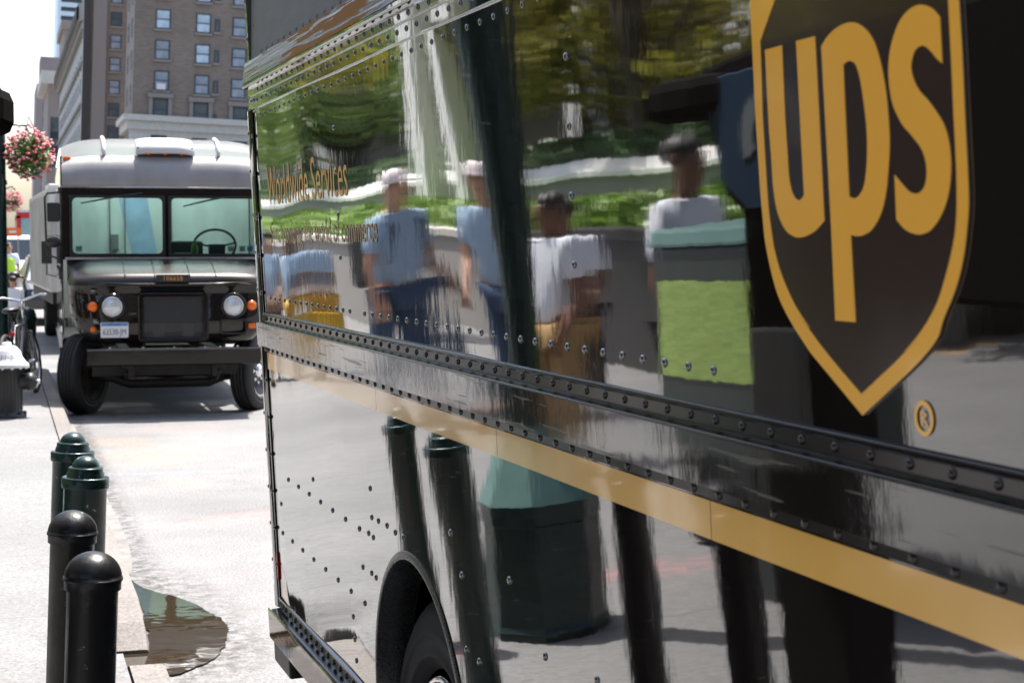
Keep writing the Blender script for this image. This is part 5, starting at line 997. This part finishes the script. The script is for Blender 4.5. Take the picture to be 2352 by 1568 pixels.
wall('planter_wall', -4.75, -4.4, 13, 19.58, 1.34, 'dark_wall', 'low darker planter wall nearer the camera', 'dark_wall')  # near length of the planter wall in a much darker colour
wall('terrace_wall', -6.7, -6.4, 13, 60, 2.02, 'stone_wall', 'higher grey terrace wall with a bright white coping behind the hedge', 'coping', True)
for i, (x,y,h) in enumerate(((-5.9,25.7,5.6),(-5.9,23.6,4.3))):
    g = thing('column', (x,y,.15), ['taller white stone column rising from the hedge','shorter white stone column rising from the hedge'][i], 'column'); MB().box(x-.2,x+.2,y-.30,y+.30,.15,h).build('shaft', 'stone_white', g, bevel=.03); MB().box(x-.26,x+.26,y-.36,y+.36,h,h+.18).build('capital', 'stone_white', g)
def hedge(name, x0,x1,y0,y1,z0,z1,m,label,n,size,seed):
    rnd = random.Random(seed); b = MB()
    b.box(x0+.12,x1-.12,y0,y1,z0,z1-.18)
    for _ in range(n):
        y = rnd.uniform(y0,y1); hgt = z1-.12+.16*noise.noise(Vector((y*.8,seed,0)))+.1*noise.noise(Vector((y*2.7,seed,1)))
        if rnd.random() < .5: p = Vector((rnd.uniform(x0,x1),y,hgt+rnd.uniform(-.08,.05)))
        else: p = Vector((x1-.1+rnd.uniform(-.06,.08),y,rnd.uniform(z0,hgt)))
        a = Vector((rnd.uniform(-1,1),rnd.uniform(-1,1),rnd.uniform(-.6,.9))).normalized(); e = a.orthogonal().normalized(); s = size*rnd.uniform(.6,1.4); u, v = a*s, e*s*.5
        b.add([tuple(p-u),tuple(p+v),tuple(p+u),tuple(p-v)], [(0,1,2,3)])
    o = b.build(name, m, None, recalc=False); return tag(o, label, 'hedge')
hedge('hedge', -6.38,-4.78, 13,42, .6,1.78, 'leaf_c', 'bright green low hedge growing in the planter above the granite wall', 9000, .09, 3)
hedge('hedge', -8.6,-6.75, 13,60, 1.2,2.62, 'leaf_d', 'darker green hedge on the upper terrace behind the white coping', 9000, .10, 8)
def tree(x, y, h, R, m, label, seed, n=5200, zlow=2.6):
    g = thing('street_tree', (x,y,.15), label, 'tree', 'trees on the terrace', local=True); rnd = random.Random(seed)
    b = MB(); b.tube([(0,0,0),(.05,0,1.5),(0,.1,zlow+.4),(.1,0,h*.75)], [.19,.16,.13,.05], 9)
    tips = []
    for i in range(9):
        a = 2*pi*i/9+rnd.random(); z = zlow+(h-zlow)*rnd.uniform(.0,.6); t = Vector((R*.75*cos(a)*rnd.uniform(.6,1), R*.75*sin(a)*rnd.uniform(.6,1), z+rnd.uniform(.3,1.2))); b.tube([(0,0,z-.4),tuple(t*.5+Vector((0,0,z*.5))),tuple(t)], [.06,.04,.015], 5); tips.append(t)
    b.build('trunk', 'bark', g)
    b = MB(); k = 26
    for i in range(k):
        if i < 9: c = tips[i]
        else: c = Vector((rnd.gauss(0,R*.45),rnd.gauss(0,R*.45),rnd.uniform(zlow+.1,h)))
        q = rnd.uniform(.6,1.25); leaf_cloud(b, tuple(c), (q*R*.36,q*R*.36,q*R*.24), n//k, .105, seed*50+i, .8, .2)
    b.build('crown', m, g, recalc=False)
for i, (x,y,h,R) in enumerate(((-7.3,13.2,7.5,2.2),(-7.6,16.6,8.2,2.4),(-7.2,20.4,8.6,2.5),(-7.9,24.2,8.0,2.2))):
    tree(x,y,h,R,'leaf_b', ['olive green tree nearest the camera in the terrace row','olive green tree second along the terrace row','olive green tree third along the terrace row','olive green tree fourth along the terrace row, next to the gap'][i], 11+i)
for i, (x,y,h,R) in enumerate(((-7.2,35.6,6.6,2.6),(-7.4,40.4,7.2,2.8),(-7.2,46,7.8,3.0),(-8,53,8.5,3.2))):
    tree(x,y,h,R,'leaf_a', ['mid green tree just beyond the gap in the terrace row','mid green tree second beyond the gap','mid green tree third beyond the gap','mid green tree at the far end of the terrace row'][i], 31+i, zlow=2.9)
fb = thing('office_building', (-11.5,40,.15), 'brown and dark bronze office building behind the terrace trees with white stone columns', 'building')
MB().box(-24,-11.5,-6,120,.15,14.2).build('wall', 'facade_brown', fb)
MB().box(-11.55,-11.3,-5,119,.15,4.3).build('shopfront', 'shop_dark', fb)
for y in (4,11,18,25,32,39.4,43.2,52,58,64,72,80): MB().box(-11.48,-10.8,y-.55,y+.55,.15,9.5).build('column', 'stone_white', fb, bevel=.03)
for j in range(2):
    for i in range(14): MB().box(-11.52,-11.40,-3+i*6,.0+i*6,6.2+j*3.6,8.4+j*3.6).build('window', 'pane_dark', fb)

# ------------------------------------------------------------------ far buildings straight ahead
RL = radians(2.2)
def zc(zx, zy): return zx/3.901, zy/3.901        # detail-crop pixels to picture pixels
def tower(name, label, x0, x1, Y, depth, H, m, lean=RL):
    g = thing(name, (x0, Y, 0), label, 'building', local=True); g.rotation_euler = (0, lean, 0)
    MB().box(0,x1-x0,0,depth,-2,H).build('wall', m, g); return g
def local(zx, zy, Y, x0):
    p = at_y(*zc(zx,zy), Y); return (p.x-x0)-p.z*tan(RL), p.z
_wp = {}
def window(g, lx, lz, w, h, pane, surround=True, sash=True, y=0.0, face='y'):
    """sash window: frame with pane, meeting rail and sill, copied from one set of each kind"""
    key = (round(w,2),round(h,2),pane,surround,face)
    if key in _wp:
        src = _wp[key]; c = src.copy(); COL.objects.link(c); c.parent = g; c.location = (lx,y,lz)
        for ch in src.children: d = ch.copy(); COL.objects.link(d); d.parent = c
        return
    b = MB(); ring(b, [(w/2,h/2),(-w/2,h/2),(-w/2,-h/2),(w/2,-h/2)], [(w/2-.13,h/2-.13),(-w/2+.13,h/2-.13),(-w/2+.13,-h/2+.13),(w/2-.13,-h/2+.13)], -.06, .12)
    if sash: b.box(-w/2+.12,w/2-.12,-.05,.10,-.06,.05)
    fr = b.build('window', 'win_frame', g)
    MB().box(-w/2+.1,w/2-.1,-.02,.02,-h/2+.1,h/2-.1).build('pane', pane, fr)
    if surround: MB().box(-w/2-.12,w/2+.12,-.22,.02,-h/2-.24,-h/2-.003).build('sill', 'brown_frame', fr)
    if face == 'x': fr.rotation_euler.z = radians(-90)
    fr.location = (lx,y,lz); _wp[key] = fr
Y1 = 185; pc = at_y(302,300,Y1); X0 = pc.x-pc.z*tan(RL)
hotel = tower('brick_hotel', 'tall brown brick hotel with pale stone base, its window rows facing the camera', X0, X0+46, Y1, 11.5, 72, 'brick')
sc = Y1/4000/3.901*1.04
for r, zy in enumerate((-945,-668,-391,-115,162,437,712)):
    for ci, zx in enumerate((1463,1824,2150,2500,2850)):
        lx, lz = local(zx-(zy-160)*.03, zy+(zx-1463)*.07, Y1, X0)
        pane = 'pane_pale' if r < 6 and ci < 2 else 'pane_mid'
        if (r*7+ci*3) % 5 == 0 and r != 4: pane = 'pane_mid'
        if r == 6 and ci == 1: pane = 'pane_mid'
        window(hotel, lx, lz, 125*sc, 165*sc, pane)
    for zx in (1948,2310,2680):
        lx, lz = local(zx-(zy-160)*.03, zy+(zx-1463)*.07, Y1, X0); window(hotel, lx, lz-.1, 44*sc, 108*sc, 'pane_dark', True, False)
for zx in (1435,1797,2150,2500):
    lx, lz = local(zx, 975+(zx-1435)*.07, Y1, X0); window(hotel, lx, lz, 125*sc, 185*sc, 'pane_dark', False)
    w, h = 125*sc, 185*sc
    b = MB(); b.box(lx-w/2-.42,lx-w/2-.03,-.25,.02,lz-h/2-.3,lz+h/2+.1).box(lx+w/2+.03,lx+w/2+.42,-.25,.02,lz-h/2-.3,lz+h/2+.1).box(lx-w/2-.55,lx+w/2+.55,-.4,.02,lz+h/2+.1,lz+h/2+.55); b.build('window_surround', 'brown_frame', hotel)
for zx in (1918,2290): lx, lz = local(zx, 1020+(zx-1435)*.07, Y1, X0); window(hotel, lx, lz, 44*sc, 108*sc, 'pane_dark', True, False)
lx, lz = local(1440,765,Y1,X0); MB().box(lx-.45,lx+.45,-.5,.0,lz-.35,lz+.25).build('air_conditioner', 'cap_white', hotel)
_, cz = local(1400,1095,Y1,X0)
MB().box(-.5,46,-.55,.02,cz-.75,cz+.15).box(-.9,46,-.95,.02,cz+.15,cz+.75).box(-.3,46,-.3,.02,cz-1.0,cz-.75).build('cornice', 'stone_pale', hotel)
MB().box(-.25,46,-.25,.02,-2,cz-1.0).build('stone_base', 'stone_pale', hotel)
for zx in (1420,1785,2145): lx, lz = local(zx,1215+(zx-1420)*.04,Y1,X0); window(hotel, lx, lz-1.1, 130*sc, 200*sc, 'pane_dark', False, True, -.30)
for i in range(2):
    for j in range(9): window(hotel, -.0, 3.2+cz+j*3.4, 1.4, 1.9, 'pane_mid', False, True, 3+i*5.2, 'x')
MB().box(-.9,-.003,.02,11.5,cz+.15,cz+.75).box(-.5,-.003,.02,11.5,cz-.75,cz+.15).build('cornice', 'stone_pale', hotel)
# wing set back
Y2 = 246; pc = at_y(201,300,Y2); X2 = pc.x-pc.z*tan(RL)
wing = tower('brick_wing', 'set back wing of brown brick left of the hotel with a single column of windows', X2, X2+30, Y2, 24, 95, 'brick')
s2 = Y2/4000/3.901*1.04
for j in range(11):
    zy = 1180-j*203; lx, lz = local(1043-(zy-175)*.033, zy, Y2, X2); window(wing, lx, lz, 92*s2, 118*s2, 'pane_dark' if j in (0,1,5) else 'pane_mid')
b = MB(); lx, _ = local(790,600,Y2,X2)
b.box(-.9,-.02,-.4,.8,-2,95).build('gap_strip', 'dark_wall', wing); MB().box(.4,2.2,-.35,.02,-2,95).build('pilaster', 'brown_frame', wing)  # first box: dark gap beside the wing put in as a dark strip
# long grey facade beside the street
_p = at_y(193,300,252); XF = _p.x-_p.z*tan(RL)
gf = thing('grey_building', (XF,248,0), 'long pale grey stone building with rows of windows receding along the street', 'building', local=True); gf.rotation_euler = (0,RL,0)
MB().box(0,30,0,118,-2,34).build('wall', 'grey_facade', gf)
b = MB()
for z in (9,15.5,22,28): b.box(-.35,-.003,0,118,z,z+.5)
b.prism([(-.003,0),(-1.1,7),(-1.1,118),(-.003,118)], 'z', 33.2, 35.6).prism([(-.004,0),(-.6,7),(-.6,118),(-.004,118)], 'z', 32.2, 33.2)
for i in range(3,56): b.box(-1.33,-1.103,.2+i*2.1,1.2+i*2.1,33.4,35.3); b.build('cornice', 'stone_pale', gf)
for j in range(6):
    for i in range(14): window(gf, 0, 11.9+j*3.35, 2.2, 2.2, 'pane_mid', False, True, 4+i*8, 'x')
# older corner building with a heavy cornice
def front(name, label, zx0, zx1, Y, zytop, m, depth=40):
    a, c = at_y(zx0/3.901,300,Y), at_y(zx1/3.901,300,Y); top = at_y(zx0/3.901, zytop/3.901, Y).z; x0 = a.x-a.z*tan(RL)
    return tower(name, label, x0, x0+(c.x-a.x), Y, depth, top, m), x0, top
ob_, x0, top = front('corner_building', 'weathered brown corner building with a heavy dark cornice and turret further down the street', 425, 640, 385, 655, 'old_facade')
MB().box(-1.6,20,-1.6,.02,top-2.2,top+.4).box(-1.6,-.003,.02,40,top-2.2,top+.4).build('cornice', 'stone_pale', ob_)
MB().box(2.9,20,1,30,top+.4,top+11).box(2.3,20,.4,30,top+9.6,top+11.5).build('attic', 'old_facade', ob_)
MB().box(7.6,20,3,30,top+11.5,top+25).build('upper_block', 'old_facade', ob_)
for j in range(9):
    lx, lz = local(505-j*-1.5, 1400-j*127, 385, x0)
    if lz < top-9: window(ob_, lx, lz, 2.6, 4.6, 'pane_dark', False)
ft, x0, top = front('far_tower', 'far narrow brown tower low on the skyline at the end of the street', 318, 425, 600, 750, 'tower_far')
MB().box(1,12,-.5,20,top,top+9).build('roof_block', 'tower_far', ft)
for j in range(9):
    for i in range(3): window(ft, 3.2+i*4.6, 20+j*4.6, 2.0, 2.8, 'pane_mid', False)
gt, x0, top = front('glass_tower', 'pale blue glass tower with dark floor bands rising behind the corner building', 487, 665, 700, -500, 'band_tower')
b = MB()
for j in range(38): b.box(1.4,33,-.4,.02,20+j*3.45,21.5+j*3.45)
b.build('floor_band', 'win_frame', gt)
gt2, x0b, topb = front('glass_tower', 'light turquoise glass slab joined to the right of the banded tower', 662, 800, 706, -500, 'tower_glass')
b = MB()
for j in range(70): b.box(0,28,-.15,.02,20+j*3.45*.5,20.12+j*3.45*.5)
for i in range(12): b.box(i*2.2,i*2.2+.12,-.16,.02,0,200)
b.build('mullion', 'band_tower', gt2)

# buildings added out of view to shade the road and darken glossy reflections
for nm, lb, x0,x1,y0,y1,h in (('added_building','brown grey building across the road, added unseen to shade the street',12.5,30,-90,3,58),('added_building','brown grey building added far behind the camera to block the low sky',-34,12,-120,-96,48)):
    g = thing(nm, (x0,y0,0), lb, 'building'); MB().box(x0,x1,y0,y1,0,h).build('wall', 'facade_brown', g)
    b = MB()
    if x1-x0 > 20:
        for i in range(11):
            for j in range(9): MB().box(x0+2+i*4,x0+3.8+i*4,y1-.05,y1+.06,4+j*5,7+j*5).build('window', 'pane_dark', g)
    else:
        for i in range(9):
            for j in range(9): MB().box(x0-.06,x0+.05,y0+4+i*10,y0+7+i*10,4+j*6,8+j*6).build('window', 'pane_dark', g)
# ------------------------------------------------------------------ light, sky, camera
SUN = Vector((.25,.36,1)).normalized(); EL = math.asin(SUN.z); AZ = math.atan2(SUN.x,SUN.y)
w = bpy.data.worlds.new('World'); SC.world = w; w.use_nodes = True; nt = w.node_tree
sky = nt.nodes.new('ShaderNodeTexSky'); sky.sky_type = 'NISHITA'; sky.sun_disc = False; sky.sun_elevation = EL; sky.sun_rotation = AZ; sky.dust_density = 3.0; sky.air_density = 1.0
bg = nt.nodes['Background']; bg.inputs[1].default_value = .15; nt.links.new(sky.outputs[0], bg.inputs[0])
sl = bpy.data.lights.new('sun', 'SUN'); sl.energy = 4.9; sl.angle = radians(.53); sl.color = (1,.96,.9); so = bpy.data.objects.new('sun', sl); COL.objects.link(so); so.rotation_euler = (-SUN).to_track_quat('-Z','Y').to_euler()
cam = bpy.data.cameras.new('camera'); co = bpy.data.objects.new('camera', cam); COL.objects.link(co); SC.camera = co
co.matrix_world = Matrix(((RT.x,UP.x,-FW.x,CAM.x),(RT.y,UP.y,-FW.y,CAM.y),(RT.z,UP.z,-FW.z,CAM.z),(0,0,0,1)))
cam.sensor_width = 36; cam.lens = 36*F/2352; cam.clip_start = .05; cam.clip_end = 5000
cam.dof.use_dof = True; cam.dof.focus_distance = 4.4; cam.dof.aperture_fstop = 11
SC.view_settings.view_transform = 'Standard'; SC.view_settings.look = 'None'; SC.view_settings.exposure = 1.22; SC.view_settings.gamma = 1
SC.render.engine = 'CYCLES'; SC.cycles.use_denoising = True; SC.cycles.max_bounces = 8; SC.cycles.transparent_max_bounces = 8; SC.cycles.caustics_reflective = False; SC.cycles.caustics_refractive = False; SC.cycles.sample_clamp_indirect = 6
for o in bpy.data.objects:
    if '_o' in o: del o['_o']
